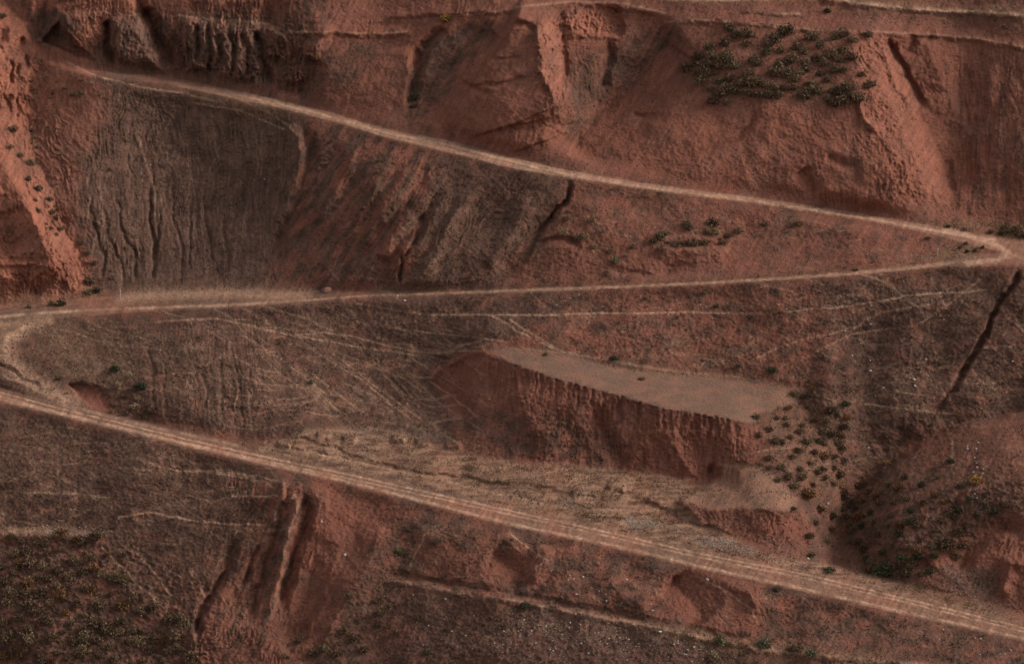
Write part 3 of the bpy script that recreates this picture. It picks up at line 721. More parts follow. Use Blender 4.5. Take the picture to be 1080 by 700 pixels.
rills([(515, 375), (775, 444), (790, 500), (700, 495), (520, 440)], -3, 3.6, 34, 0.6, 616)
rills([(160, 340), (290, 335), (280, 460), (160, 440)], 2, 6, 50, 0.5, 618)
rills([(230, 500), (340, 510), (330, 700), (190, 700)], -22, 6, 34, 1.0, 619)
rills([(440, 575), (580, 580), (570, 615), (450, 610)], 4, 4, 20, 0.5, 620)
rills([(690, 606), (800, 612), (815, 660), (690, 640)], 8, 4, 26, 0.7, 621)
rills([(980, 545), (1120, 540), (1120, 650), (980, 610)], -25, 6, 24, 0.7, 622)
rills([(716, 528), (834, 538), (860, 585), (740, 556)], 3, 4, 20, 0.6, 623)
rills([(600, 300), (1080, 285), (960, 460), (880, 400), (640, 380)], -6, 9, 50, 0.25, 624)
lump = np.clip(fbm(cu / 5.5, cv / 4.2, 701, 2) + 0.1, 0, 1)
for poly, am in [([(-60, 566), (130, 566), (240, 620), (230, 720), (-60, 720)], 1.5), ([(815, 405), (895, 415), (890, 530), (830, 500)], 1.3), ([(890, 530), (960, 480), (1080, 470), (1080, 545), (960, 600), (900, 600)], 1.2), ([(600, 240), (780, 245), (760, 290), (560, 290)], .8),
                 ([(600, 650), (800, 690), (500, 705), (400, 660)], .8), ([(80, 400), (160, 400), (165, 445), (115, 440)], 1.2)]:
    rel = rel - region(poly, 5, 1) * am * 0.35 * lump
# fractured faces
for poly, am in [([(-60, -10), (50, 50), (40, 130), (104, 320), (-60, 320)], 0.6), ([(560, 16), (660, 8), (656, 40), (604, 44), (600, 120), (572, 110)], 1.3), ([(900, 34), (930, 36), (1008, 215), (930, 215)], .7), ([(100, 12), (340, 20), (330, 92), (110, 80)], 1.1), ([(60, -10), (110, -10), (106, 70), (76, 50)], .8), ([(510, 375), (800, 446), (790, 510), (560, 490)], .35)]:
    fr = np.abs(fbm(cu / 9, cv / 12, 951, 3)) ** 0.7 + 0.5 * np.abs(fbm(cu / 4, cv / 4.5, 953, 2)) ** 0.7
    rel = rel + region(poly, 5, 1) * am * (fr - 0.4)
# broken edge of the plateau
D2 = D + OFF * (0.04 + 0.96 * wroad) + rel * rough * (0.35 + 0.65 * wroad) + tread * rough
# wheel ruts on the roads
rut = np.exp(-((cv - (LT + 4.5)[None, :]) / 1.1) ** 2) + np.exp(-((cv - (LT + 8.5)[None, :]) / 1.1) ** 2)
D2 = D2 + 0.25 * rut + bench * fbm(cu / 8, cv / 3, 801, 3) * 0.35
FU, FV = cu, cv

# ------------------------------------------------------------------ build the sheet
def axis(a, b, lo, hi, far_lo, far_hi, step=1.0):
    mid = np.arange(a, b + .1, step)
    l = [a]; s = step
    while l[-1] > far_lo: s *= 1.12; l.append(l[-1] - s)
    r = [b]; s = step
    while r[-1] < far_hi: s *= 1.12; r.append(r[-1] + s)
    return np.concatenate([np.array(l[1:])[::-1], mid, np.array(r[1:])])


gu = axis(-14, 1094, 0, 0, -900, 2000, 1.0)
gv = axis(-12, 712, 0, 0, -390, 1000, 1.0)
GU, GV = np.meshgrid(gu, gv)
qf = np.zeros(GU.shape)
cidx = np.clip(GU[0] - U0, 0, CW - 1).astype(int)
for j in range(len(gu)):
    qf[:, j] = np.interp(gv, RV[:, cidx[j]], RQ[:, cidx[j]])
inC = (GU >= U0) & (GU <= U0 + CW - 2) & (GV >= V0) & (GV <= V0 + CH - 2)
dd = samp(D2, GU, GV)
edge_off = dd - samp(D, GU, GV)
GD = np.where(inC, dd, 1 / qf + edge_off + fbm(GU / 60, GV / 50, 900, 4) * 2.5)


def to_world(U, V, d):
    return np.stack([d * (U - 540) * K, d * (CP + (350 - V) * K * SP), CAMZ + d * ((350 - V) * K * CP - SP)], -1)


W = to_world(GU, GV, GD)
NR, NC = GU.shape
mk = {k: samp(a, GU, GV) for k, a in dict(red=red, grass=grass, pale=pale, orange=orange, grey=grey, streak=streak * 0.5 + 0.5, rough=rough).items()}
road_id = (samp(roadU, GU, GV) > .5) * (GU > 60) * (GU < 1120) + (samp(roadM, GU, GV) > .5) * (GU < 1120) + (samp(roadL, GU, GV) > .5)
lab = np.zeros(GU.shape, int)
lab[samp(leftridge, GU, GV) > .5] = 1
lab[samp(plateau, GU, GV) > .5] = 2
lab[samp(floorm, GU, GV) > .5] = 3
scarp = region([(508, 373), (524, 377), (540, 384), (640, 414), (775, 443), (798, 456), (796, 500), (770, 516), (740, 508), (640, 492), (520, 480), (515, 430)], 1.0, 0.2)
lab[(samp(scarp, GU, GV) > .5) & (lab == 0)] = 4
lab[(samp(shelf2, GU, GV) > .5)] = 2
lab[road_id > 0] = 5
f = seg_field([(398, 608), (440, 617), (500, 628), (540, 633), (600, 645), (660, 655), (720, 668), (800, 684), (900, 694), (1010, 704), (1100, 712)], 8)
tr = np.zeros((CH, CW)); tr[f[0]] = (f[1] < 3.2)
lab[samp(tr, GU, GV) > .5] = 6


def ground_mat():
    m = bpy.data.materials.new('ground'); m.use_nodes = True
    n = m.node_tree; N = n.nodes; Lk = n.links
    bs = N['Principled BSDF']; bs.inputs['Roughness'].default_value = 0.95
    bs.inputs['Specular IOR Level'].default_value = 0.15
    at1 = N.new('ShaderNodeAttribute'); at1.attribute_name = 'cover_a'
    at2 = N.new('ShaderNodeAttribute'); at2.attribute_name = 'cover_b'
    s1 = N.new('ShaderNodeSeparateColor'); Lk.new(at1.outputs['Color'], s1.inputs[0])
    s2 = N.new('ShaderNodeSeparateColor'); Lk.new(at2.outputs['Color'], s2.inputs[0])
    tc = N.new('ShaderNodeTexCoord')
    def noise(scale, det=4, rough_=0.6, vec=None):
        t = N.new('ShaderNodeTexNoise'); t.inputs['Scale'].default_value = scale; t.inputs['Detail'].default_value = det
        t.inputs['Roughness'].default_value = rough_
        Lk.new(vec or tc.outputs['Object'], t.inputs['Vector']); return t.outputs['Fac']
    def math_(op, a, b=None, c=None, clamp=False):
        t = N.new('ShaderNodeMath'); t.operation = op; t.use_clamp = clamp
        for i, x in enumerate((a, b, c)):
            if x is None: continue
            if isinstance(x, (int, float)): t.inputs[i].default_value = x
            else: Lk.new(x, t.inputs[i])
        return t.outputs[0]
    def ramp(x, a, b):
        t = N.new('ShaderNodeMapRange'); t.interpolation_type = 'SMOOTHSTEP'; Lk.new(x, t.inputs[0]); t.inputs[1].default_value = a; t.inputs[2].default_value = b
        return t.outputs[0]
    def mix(f_, a, b):
        t = N.new('ShaderNodeMix'); t.data_type = 'RGBA'
        if isinstance(f_, float): t.inputs[0].default_value = f_
        else: Lk.new(f_, t.inputs[0])
        for i, x in ((6, a), (7, b)):
            if isinstance(x, tuple): t.inputs[i].default_value = (*x, 1)
            else: Lk.new(x, t.inputs[i])
        return t.outputs[2]
    n_big = noise(0.06, 5); n_mid = noise(0.45, 6, 0.65); n_fine = noise(2.2, 5, 0.7); n_gr = noise(7.0, 3, 0.7)
    redf = ramp(math_('ADD', s1.outputs[0], math_('MULTIPLY', math_('SUBTRACT', n_mid, 0.5), 0.7)), 0.15, 0.85)
    clay = mix(n_big, (0.255, 0.092, 0.059), (0.178, 0.074, 0.050))
    clay = mix(ramp(n_mid, .5, .75), clay, (0.285, 0.112, 0.077))
    clay = mix(s2.outputs[0], clay, (0.42, 0.158, 0.097))  # brighter sunlit orange painted over the clay's own red
    shale = mix(ramp(n_mid, .3, .7), (0.078, 0.041, 0.030), (0.142, 0.072, 0.050))
    shale = mix(ramp(n_big, .4, .7), shale, (0.118, 0.062, 0.042))
    col = mix(redf, shale, clay)
    greyf = math_('MULTIPLY', s2.outputs[1], ramp(n_mid, .2, .6))
    col = mix(greyf, col, (0.190, 0.114, 0.085))
    gf = math_('MULTIPLY', s1.outputs[1], ramp(n_fine, .3, .6))
    gcol = mix(ramp(n_mid, .4, .62), (0.320, 0.172, 0.105), (0.220, 0.138, 0.080))
    col = mix(gf, col, gcol)
    pf = math_('MULTIPLY', s1.outputs[2], math_('ADD', 0.75, math_('MULTIPLY', n_fine, 0.5)), clamp=True)
    col = mix(pf, col, mix(n_mid, (0.60, 0.355, 0.238), (0.49, 0.30, 0.195)))
    # mottling: stones, clods and thin dry stems
    val = math_('MULTIPLY', math_('ADD', 0.5, math_('MULTIPLY', n_fine, 1.0)), math_('ADD', 0.6, math_('MULTIPLY', n_gr, 0.8)))
    val = math_('MULTIPLY', val, math_('ADD', 0.62, math_('MULTIPLY', s2.outputs[2], 0.76)))
    hsv = N.new('ShaderNodeHueSaturation'); Lk.new(col, hsv.inputs['Color']); Lk.new(val, hsv.inputs['Value'])
    Lk.new(hsv.outputs[0], bs.inputs['Base Color'])
    bp = N.new('ShaderNodeBump'); bp.inputs['Strength'].default_value = 1.0; bp.inputs['Distance'].default_value = 0.36
    Lk.new(math_('ADD', n_fine, math_('MULTIPLY', n_gr, 0.4)), bp.inputs['Height'])
    Lk.new(bp.outputs[0], bs.inputs['Normal'])
    return m


GM = ground_mat()
idx = np.arange(NR * NC).reshape(NR, NC)
quads = np.stack([idx[:-1, :-1], idx[1:, :-1], idx[1:, 1:], idx[:-1, 1:]], -1).reshape(-1, 4)
flab = lab[:-1, :-1].reshape(-1)
Wf = W.reshape(-1, 3)
colA = np.stack([mk['red'], mk['grass'], mk['pale'], np.ones_like(mk['red'])], -1).reshape(-1, 4)
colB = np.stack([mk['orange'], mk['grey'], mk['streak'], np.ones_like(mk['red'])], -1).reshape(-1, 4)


def sheet(name, lid, label, category):
    q = quads[flab == lid]
    used, inv = np.unique(q, return_inverse=True)
    q = inv.reshape(-1, 4)
    me = bpy.data.meshes.new(name)
    me.vertices.add(len(used)); me.vertices.foreach_set('co', Wf[used].astype(np.float32).ravel())
    me.loops.add(q.size); me.loops.foreach_set('vertex_index', q.astype(np.int32).ravel())
    me.polygons.add(len(q)); me.polygons.foreach_set('loop_start', np.arange(0, q.size, 4, dtype=np.int32))
    me.polygons.foreach_set('loop_total', np.full(len(q), 4, dtype=np.int32))
    me.update(calc_edges=True)
    me.polygons.foreach_set('use_smooth', np.ones(len(q), bool))
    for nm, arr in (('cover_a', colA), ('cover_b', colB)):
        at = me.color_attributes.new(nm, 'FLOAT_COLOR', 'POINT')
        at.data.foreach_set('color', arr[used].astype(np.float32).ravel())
    me.materials.append(GM)
    o = bpy.data.objects.new(name, me); C.objects.link(o)
    o['kind'] = 'structure'; o['label'] = label; o['category'] = category
    return o


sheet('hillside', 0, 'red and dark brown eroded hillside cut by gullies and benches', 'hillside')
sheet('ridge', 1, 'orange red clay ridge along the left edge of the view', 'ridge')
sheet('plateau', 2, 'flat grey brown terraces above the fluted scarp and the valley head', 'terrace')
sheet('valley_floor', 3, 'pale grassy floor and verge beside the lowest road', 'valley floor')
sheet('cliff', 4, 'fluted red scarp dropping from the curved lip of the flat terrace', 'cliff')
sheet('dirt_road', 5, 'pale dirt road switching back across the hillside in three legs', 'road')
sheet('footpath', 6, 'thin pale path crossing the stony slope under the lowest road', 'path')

# plain beyond the foot of the hill
me = bpy.data.meshes.new('ground')
me.from_pydata([(-4000, -5000, -70), (4000, -5000, -70), (4000, 5000, -70), (-4000, 5000, -70)], [], [(0, 1, 2, 3)])
me.materials.append(GM)
go = bpy.data.objects.new('ground', me); C.objects.link(go)
go['kind'] = 'structure'; go['label'] = 'wide brown plain at the foot of the hill'; go['category'] = 'ground'

#---OBJECTS---
# ------------------------------------------------------------------ where things stand on the sheet
def surf(u, v):
    """point of the built hillside at map position (u, v)"""
    i = np.clip(np.searchsorted(gu, u) - 1, 0, NC - 2); j = np.clip(np.searchsorted(gv, v) - 1, 0, NR - 2)
    fx = (u - gu[i]) / (gu[i + 1] - gu[i]); fy = (v - gv[j]) / (gv[j + 1] - gv[j])
    fx = np.asarray(fx)[..., None]; fy = np.asarray(fy)[..., None]
    return (W[j, i] * (1 - fx) + W[j, i + 1] * fx) * (1 - fy) + (W[j + 1, i] * (1 - fx) + W[j + 1, i + 1] * fx) * fy


def leaf_mat(name, a, b, ca=0.5):
    m = bpy.data.materials.new(name); m.use_nodes = True
    n = m.node_tree; N = n.nodes
    bs = N['Principled BSDF']; bs.inputs['Roughness'].default_value = 0.85; bs.inputs['Specular IOR Level'].default_value = 0.2
    g = N.new('ShaderNodeNewGeometry'); oi = N.new('ShaderNodeObjectInfo')
    mp = N.new('ShaderNodeMapRange'); mp.inputs[1].default_value = ca - .35; mp.inputs[2].default_value = ca + .35
    n.links.new(g.outputs['Random Per Island'], mp.inputs[0])
    mx = N.new('ShaderNodeMix'); mx.data_type = 'RGBA'
    n.links.new(mp.outputs[0], mx.inputs[0]); mx.inputs[6].default_value = (*a, 1); mx.inputs[7].default_value = (*b, 1)
    hs = N.new('ShaderNodeHueSaturation'); n.links.new(mx.outputs[2], hs.inputs['Color'])
    m2 = N.new('ShaderNodeMapRange'); n.links.new(oi.outputs['Random'], m2.inputs[0]); m2.inputs[3].default_value = 0.75; m2.inputs[4].default_value = 1.25
    n.links.new(m2.outputs[0], hs.inputs['Value'])
    n.links.new(hs.outputs[0], bs.inputs['Base Color'])
    return m


TONES = {  # tone: (dark leaf, pale leaf, balance)
    'dark': ((0.080, 0.048, 0.029), (0.180, 0.113, 0.068), 0.5),
    'olive': ((0.105, 0.070, 0.037), (0.205, 0.138, 0.083), 0.45),
    'bright_green': ((0.050, 0.056, 0.026), (0.150, 0.150, 0.070), 0.5),
    'straw': ((0.16, 0.115, 0.065), (0.36, 0.26, 0.155), 0.5),
    'green': ((0.030, 0.036, 0.019), (0.095, 0.090, 0.045), 0.55),
    'yellow': ((0.22, 0.115, 0.035), (0.42, 0.25, 0.075), 0.5),
    'rust': ((0.085, 0.045, 0.022), (0.22, 0.105, 0.042), 0.5),
    'pale_green': ((0.105, 0.100, 0.052), (0.24, 0.215, 0.120), 0.5)}
MT_ = {k: leaf_mat(k + '_leaves', *v) for k, v in TONES.items()}


def mesh_from(name, V, F, mat):
    me = bpy.data.meshes.new(name); me.from_pydata([tuple(p) for p in V], [], F); me.materials.append(mat); return me


def shrub_geo(seed, spiky=0.0, n=300):
    """unit shrub: radius 1, height ~0.9; upright twigs and leaf flakes filling an uneven dome"""
    r = np.random.RandomState(seed); V = []; F = []
    lob = [(0, 0, .8, .85)] + [(r.uniform(-.33, .33), r.uniform(-.33, .33), r.uniform(.55, .8), r.uniform(.5, .95)) for _ in range(4)]
    for k in range(n):
        lx, ly, lr, lh = lob[r.randint(5)]
        a = r.rand() * 6.283; q = r.rand() ** .5; el = math.acos(r.rand())
        rad = r.rand() ** .33
        x = lx + lr * rad * math.sin(el) * math.cos(a); y = ly + lr * rad * math.sin(el) * math.sin(a); z = lh * rad * math.cos(el) - .02
        s = r.uniform(.10, .22)
        if r.rand() < spiky:   # blade from the base fanning out
            hx, hy = x * .35, y * .35
            wd = r.uniform(.02, .045); pa = a + 1.57
            ex = x * 1.15; ey = y * 1.15; ez = max(.25, z * 1.1 + .1)
            b = len(V)
            V += [(hx - math.cos(pa) * wd, hy - math.sin(pa) * wd, -.12), (hx + math.cos(pa) * wd, hy + math.sin(pa) * wd, -.12), (ex, ey, ez)]
            F.append((b, b + 1, b + 2))
        else:
            d = r.normal(size=3); d /= np.linalg.norm(d); d[2] = abs(d[2]) + .3
            e = np.cross(d, r.normal(size=3)); e /= np.linalg.norm(e)
            p = np.array((x, y, z)); b = len(V)
            V += [p - e * s * .5, p + e * s * .5, p + d / np.linalg.norm(d) * s * 1.2]
            F.append((b, b + 1, b + 2))
    for k in range(7):
        a = r.rand() * 6.283; x, y = math.cos(a) * .5 * r.rand(), math.sin(a) * .5 * r.rand(); b = len(V)
        V += [(x * .1 - .03, y * .1, -.3), (x * .1 + .03, y * .1, -.3), (x, y, .5)]; F.append((b, b + 1, b + 2))
    return V, F


def stem_geo(seed):
    r = np.random.RandomState(seed); V = []; F = []
    for k in range(7):
        a = k * .9 + r.rand() * .5; ln = r.uniform(.5, .85); top = np.array((math.cos(a) * ln * .7, math.sin(a) * ln * .7, ln))
        mid = top * .5 + np.array((0, 0, .08)); prev = None
        for p, w_ in ((np.array((0, 0, -.35)), .06), (mid, .035), (top, .012)):
            b = len(V)
            for i in range(5): V.append(p + w_ * np.array((math.cos(i * 1.257), math.sin(i * 1.257), 0)))
            if prev is not None:
                for i in range(5): F.append((prev + i, prev + (i + 1) % 5, b + (i + 1) % 5, b + i))
            prev = b
    return V, F


SHR = {}
def shrub_mesh(tone, var, kind):
    k = (tone, var, kind)
    if k not in SHR:
        V, F = shrub_geo(hash((var, kind == 'grass_tussock')) % 9999 if False else var * 31 + (7 if kind == 'grass_tussock' else 0), 0.85 if kind == 'grass_tussock' else (0.9 if kind == 'spiky_plant' else 0.15), 420 if kind == 'bush' else (170 if kind == 'grass_tussock' else 300))
        SHR[k] = mesh_from(kind, V, F, MT_[tone])
    return SHR[k]


bark = bpy.data.materials.new('bark'); bark.use_nodes = True
_n = bark.node_tree; _t = _n.nodes.new('ShaderNodeTexNoise'); _t.inputs['Scale'].default_value = 9
_r = _n.nodes.new('ShaderNodeMix'); _r.data_type = 'RGBA'; _r.inputs[6].default_value = (.07, .045, .03, 1); _r.inputs[7].default_value = (.14, .10, .07, 1)
_n.links.new(_t.outputs['Fac'], _r.inputs[0]); _n.links.new(_r.outputs[2], _n.nodes['Principled BSDF'].inputs['Base Color'])

items = []          # every plant: dict(u, v, size, tone, kind, patch, place)
rp = random.Random(99)
WORDS = {'dark': 'dark brown', 'olive': 'olive', 'straw': 'straw coloured', 'green': 'dark green', 'yellow': 'yellow', 'rust': 'rusty brown', 'pale_green': 'pale green', 'bright_green': 'green'}


def plant(u, v, half_px, tone, kind, label=None, patch=None, flat=1.08):
    P = surf(u, v); d = math.sqrt(P[0] ** 2 + P[1] ** 2 + (P[2] - CAMZ) ** 2)
    s = half_px * K * d * (1.2 if kind != 'bush' else 1.1)
    me = shrub_mesh(tone, rp.randrange(6), 'bush' if kind == 'bush' else kind)
    rz = rp.uniform(0, 6.28)
    if kind == 'bush':
        e = bpy.data.objects.new('bush', None); C.objects.link(e); e.location = P; e.rotation_euler = (0, 0, rz); e.empty_display_size = .3
        f_ = bpy.data.objects.new('foliage', me); C.objects.link(f_); f_.parent = e; f_.scale = (s, s, s * flat * 1.15)
        if 'stem' not in SHR: SHR['stem'] = mesh_from('stem', *stem_geo(3), bark)
        st = bpy.data.objects.new('stem', SHR['stem']); C.objects.link(st); st.parent = e; st.scale = (s, s, s * flat)
        o = e
    else:
        o = bpy.data.objects.new(kind, me); C.objects.link(o); o.location = P
        o.rotation_euler = (rp.uniform(-.15, .15), rp.uniform(-.15, .15), rz); o.scale = (s, s * rp.uniform(.8, 1.1), s * flat * rp.uniform(.85, 1.2))
    o['category'] = {'grass_tussock': 'tussock', 'spiky_plant': 'plant'}.get(kind, kind)
    if label: o['label'] = label
    if patch: items.append(dict(o=o, u=u, v=v, s=half_px, tone=tone, kind=kind, patch=patch)); o['group'] = patch[0]
    return o


# --- single bushes that stand out
for a in [
    (470, 22, 8, 'yellow', 'bush', 'yellow autumn bush at the top of the dark gully on the upper slope', .8),
    (335, 60, 4, 'yellow', 'bush', 'small yellowish bush on the dark upper slope left of the red spur', .7),
    (438, 104, 7, 'green', 'bush', 'dark green bush in the bottom of the narrow upper gully', .8),
    (437, 113, 6, 'olive', 'bush', 'olive bush just below the dark green one in the narrow gully', .7),
    (873, 13, 5, 'green', 'bush', 'green bush on the top bench beside the highest pale track', .8),
    (1060, 29, 5, 'olive', 'bush', 'low olive bush on the bench in the top right corner', .6),
    (814, 392, 6.5, 'green', 'bush', 'single dark green bush on the slope above the end of the terrace', .85),
    (892, 427, 6.5, 'green', 'bush', 'dark green bush at the upper right of the tussocky valley head', .7),
    (648, 379, 5.5, 'green', 'bush', 'round green bush on the slope just behind the flat terrace', .8),
    (649, 276, 6, 'pale_green', 'bush', 'pale grey green bush on the red slope above the middle road', .9),
    (625, 233, 5.5, 'straw', 'bush', 'domed straw coloured bush on the red slope beside the dark crack', .7),
    (698, 204, 3.6, 'straw', 'bush', 'small straw coloured bush right at the lower edge of the upper road', .6),
    (842, 237, 6, 'olive', 'bush', 'olive bush touching the outer edge of the upper road', .8),
    (978, 252, 4.5, 'dark', 'bush', 'small dark bush under the upper road near the right hairpin', .6),
    (903, 285, 4.5, 'dark', 'bush', 'small dark bush at the inner edge of the middle road', .5),
    (755, 324, 3.8, 'green', 'bush', 'small dark green bush on the open slope under the middle road', .7),
    (792, 335, 5, 'olive', 'bush', 'low olive bush alone on the open slope below the middle road', .6),
    (846, 311, 3.6, 'straw', 'bush', 'small tan bush just under the middle road towards the right hairpin', .7),
    (744, 309, 3.5, 'straw', 'bush', 'small tan bush just under the middle part of the middle road', .7),
    (682, 315, 3.6, 'straw', 'bush', 'tan bush under the middle road straight above the terrace', .7),
    (779, 386, 5, 'dark', 'bush', 'dark low bush on the slope left of the single green bush', .6),
    (826, 401, 4, 'straw', 'bush', 'pale tan bush just below the single green bush', .6),
    (677, 400, 5, 'rust', 'bush', 'flat brown bush lying on the middle of the terrace', .35),
    (576, 374, 4, 'olive', 'bush', 'low olive bush at the narrow left end of the terrace', .5),
    (122, 390, 8, 'green', 'bush', 'green bush above the red recess inside the left bend', .65),
    (149, 409, 9, 'green', 'bush', 'dark green bush right of the red recess inside the left bend', .7),
    (329, 404, 4.5, 'pale_green', 'bush', 'pale green bush alone on the dark bowl slope', .8),
    (400, 170, 4.2, 'pale_green', 'bush', 'pale green bush on the dark slope under the upper road', .7),
    (398, 182, 4, 'olive', 'bush', 'olive bush just below the pale green one on the dark slope', .6),
    (852, 524, 10, 'rust', 'bush', 'rusty brown bush at the head of the dark valley bottom', .8),
    (865, 538, 9, 'rust', 'bush', 'rusty orange bush on the brink of the dark valley bottom', .6),
    (878, 544, 8, 'dark', 'bush', 'dark bush in the shade of the valley bottom', .8),
    (837, 537, 5, 'green', 'bush', 'small green bush at the right tip of the lower terrace', .6),
    (874, 602, 7.5, 'bright_green', 'bush', 'green bush on the verge where the valley meets the lowest road', .65),
    (933, 604, 14, 'bright_green', 'bush', 'largest green bush, on the valley mouth above the lowest road', .8),
    (953, 606, 9, 'dark', 'bush', 'dark bush against the right side of the largest green bush', .7),
    (951, 590, 9, 'bright_green', 'bush', 'green bush on the spur just above the largest green bush', .6),
    (997, 576, 13, 'dark', 'bush', 'large dark bush on the spur above the red bank', .7),
    (1002, 487, 6, 'green', 'bush', 'green bush beside the pale streak on top of the spur', .8),
    (1029, 507, 10, 'yellow', 'bush', 'yellowish bush on top of the spur at the right', .6),
    (935, 489, 5, 'yellow', 'bush', 'small yellow bush on the valley side above the dark bottom', .7),
    (1059, 532, 7, 'dark', 'bush', 'dark bush on the brow of the red bank, near the right edge', .7),
    (760, 677, 8, 'pale_green', 'bush', 'pale green bush at the foot of the lower red bank', 1.0),
    (807, 681, 9, 'pale_green', 'bush', 'biggest pale green bush in the row along the lowest path', .95),
    (838, 686, 9, 'olive', 'bush', 'olive bush right of the biggest pale green bush', .7),
    (856, 690, 8, 'pale_green', 'bush', 'low pale green bush at the right end of the row on the path', .7),
    (754, 695, 8, 'straw', 'bush', 'straw coloured bush at the lower edge under the first pale green bush', .9),
    (820, 622, 5.5, 'olive', 'bush', 'olive bush on the bank just under the lowest road', .7),
    (461, 571, 7, 'dark', 'bush', 'dark bush on the slope beside the shallow red recess', .6),
    (432, 559, 6, 'dark', 'bush', 'dark low bush between the lowest road and the spiky plant', .5),
    (553, 640, 7, 'green', 'bush', 'dark green bush at the upper end of the stony slope', .9),
    (531, 661, 6, 'dark', 'bush', 'dark bush on the stony slope below the thin path', .9),
    (452, 688, 6.5, 'olive', 'bush', 'round olive bush at the bottom of the middle foreground', .8),
    (342, 685, 7, 'straw', 'bush', 'pale bush at the bottom edge right of the long red gullies', .9),
    (52, 472, 3.5, 'straw', 'bush', 'small tan bush just below the lowest road at the far left', .8),
    (3, 18, 6, 'olive', 'bush', 'olive bush on top of the red ridge in the upper left corner', .6)]:
    plant(*a[:6], None, a[6])
plant(422, 583, 9, 'pale_green', 'spiky_plant', 'spiky pale green plant on the dark slope below the lowest road', None, .95)

# --- patches of shrubs and tussocks
def patch(pts, name, ref, kind, tones, size, jitter=1.0):
    for p in pts:
        u, v = p[0] + rp.uniform(-jitter, jitter), p[1] + rp.uniform(-jitter, jitter)
        s = p[2] if len(p) > 2 else rp.uniform(*size)
        t = p[3] if len(p) > 3 else rp.choice(tones)
        plant(u, v, s, t, kind, None, (name, ref))


K1 = [(769, 29), (776, 37), (789, 37), (786, 46), (816, 42), (825, 36), (831, 33), (811, 46), (858, 40), (865, 48), (887, 37), (881, 40), (916, 36), (900, 42), (765, 47), (767, 55), (763, 59), (749, 51), (749, 59), (737, 60), (724, 73), (736, 78), (744, 78), (775, 71), (753, 77), (740, 86), (750, 93), (759, 98), (753, 107), (765, 107), (785, 82), (789, 77), (798, 67), (796, 63), (807, 56), (811, 52), (822, 53), (842, 51), (848, 54), (829, 67), (823, 70), (836, 63), (849, 65), (852, 73), (844, 76), (863, 62), (870, 66), (876, 56), (887, 52), (885, 63), (897, 61), (880, 73), (888, 74), (907, 77), (920, 88), (914, 89), (825, 80), (832, 78), (815, 78), (798, 85), (792, 89), (780, 89), (775, 96), (805, 89), (816, 93), (826, 94), (811, 100), (823, 101), (802, 100), (854, 95), (860, 92), (845, 101), (852, 103), (878, 96), (884, 98), (892, 91), (900, 94), (896, 101), (880, 109), (891, 107), (865, 98), (856, 88), (730, 68), (745, 69), (757, 69), (757, 86), (768, 84), (766, 92), (785, 96), (793, 99), (836, 92), (838, 84), (871, 84), (864, 77), (873, 104), (906, 104), (768, 64)]
patch([(a, b + 2) for a, b in K1], 'shrubs in the dense patch on the upper right spur', 'in the dense upper right shrub patch', 'shrub', ['dark', 'olive', 'olive', 'dark', 'olive'], (5.4, 9.2))
K3 = [(832, 430), (855, 418), (857, 412), (838, 416), (847, 419), (852, 430), (880, 433), (874, 436), (885, 439), (893, 442), (820, 443), (829, 442), (830, 449), (798, 442), (860, 444), (847, 449), (872, 445), (842, 457), (833, 463), (812, 455), (802, 460), (818, 467), (824, 468), (870, 457), (880, 458), (887, 461), (891, 452), (864, 467), (871, 470), (852, 467), (884, 469), (887, 475), (842, 477), (835, 482), (812, 484), (870, 484), (880, 482), (825, 494), (843, 495), (853, 490), (879, 494), (867, 496), (831, 505), (848, 503), (863, 500), (811, 495), (821, 508), (837, 515), (870, 506), (878, 512), (857, 512), (861, 552), (854, 566), (871, 572), (856, 586), (876, 560), (845, 505), (858, 478), (890, 486), (885, 503)]
patch(K3, 'tussocks on the valley head beside the terrace', 'on the valley head right of the terrace', 'tuft', ['dark', 'olive', 'dark', 'olive', 'rust'], (4.2, 7.0))
K4 = [(905, 515), (903, 537), (928, 532), (948, 517), (911, 529), (968, 556), (993, 550), (975, 532), (995, 532), (985, 525), (1012, 515), (948, 564), (941, 576), (921, 552), (908, 557), (915, 576), (972, 571), (935, 556), (980, 603), (890, 539), (901, 546), (938, 545), (1005, 583), (984, 578), (1066, 535), (1048, 541), (1030, 545), (1018, 553), (1010, 562), (960, 540), (957, 528), (930, 520), (918, 541), (925, 565), (930, 585), (905, 572), (895, 555), (960, 580), (968, 590), (1022, 528), (1038, 522), (1000, 543), (1040, 533), (912, 590), (985, 560), (942, 530), (1010, 540), (890, 525, 8), (898, 533, 7), (893, 545, 7), (899, 560, 6), (906, 546, 7), (898, 572, 6), (910, 582, 7), (920, 593, 7), (918, 603, 6), (944, 598, 8), (961, 600, 7), (970, 608, 6), (968, 583, 7), (1015, 576, 7), (1008, 588, 6), (925, 524, 6), (916, 518, 6), (938, 512, 6), (955, 505, 5), (972, 512, 5), (990, 505, 4), (960, 550, 6), (950, 556, 6), (985, 588, 6)]
patch(K4, 'tussocks on the spur at the lower right', 'on the lower right spur', 'shrub', ['dark', 'dark', 'olive', 'olive', 'green', 'rust'], (4.2, 7.4))
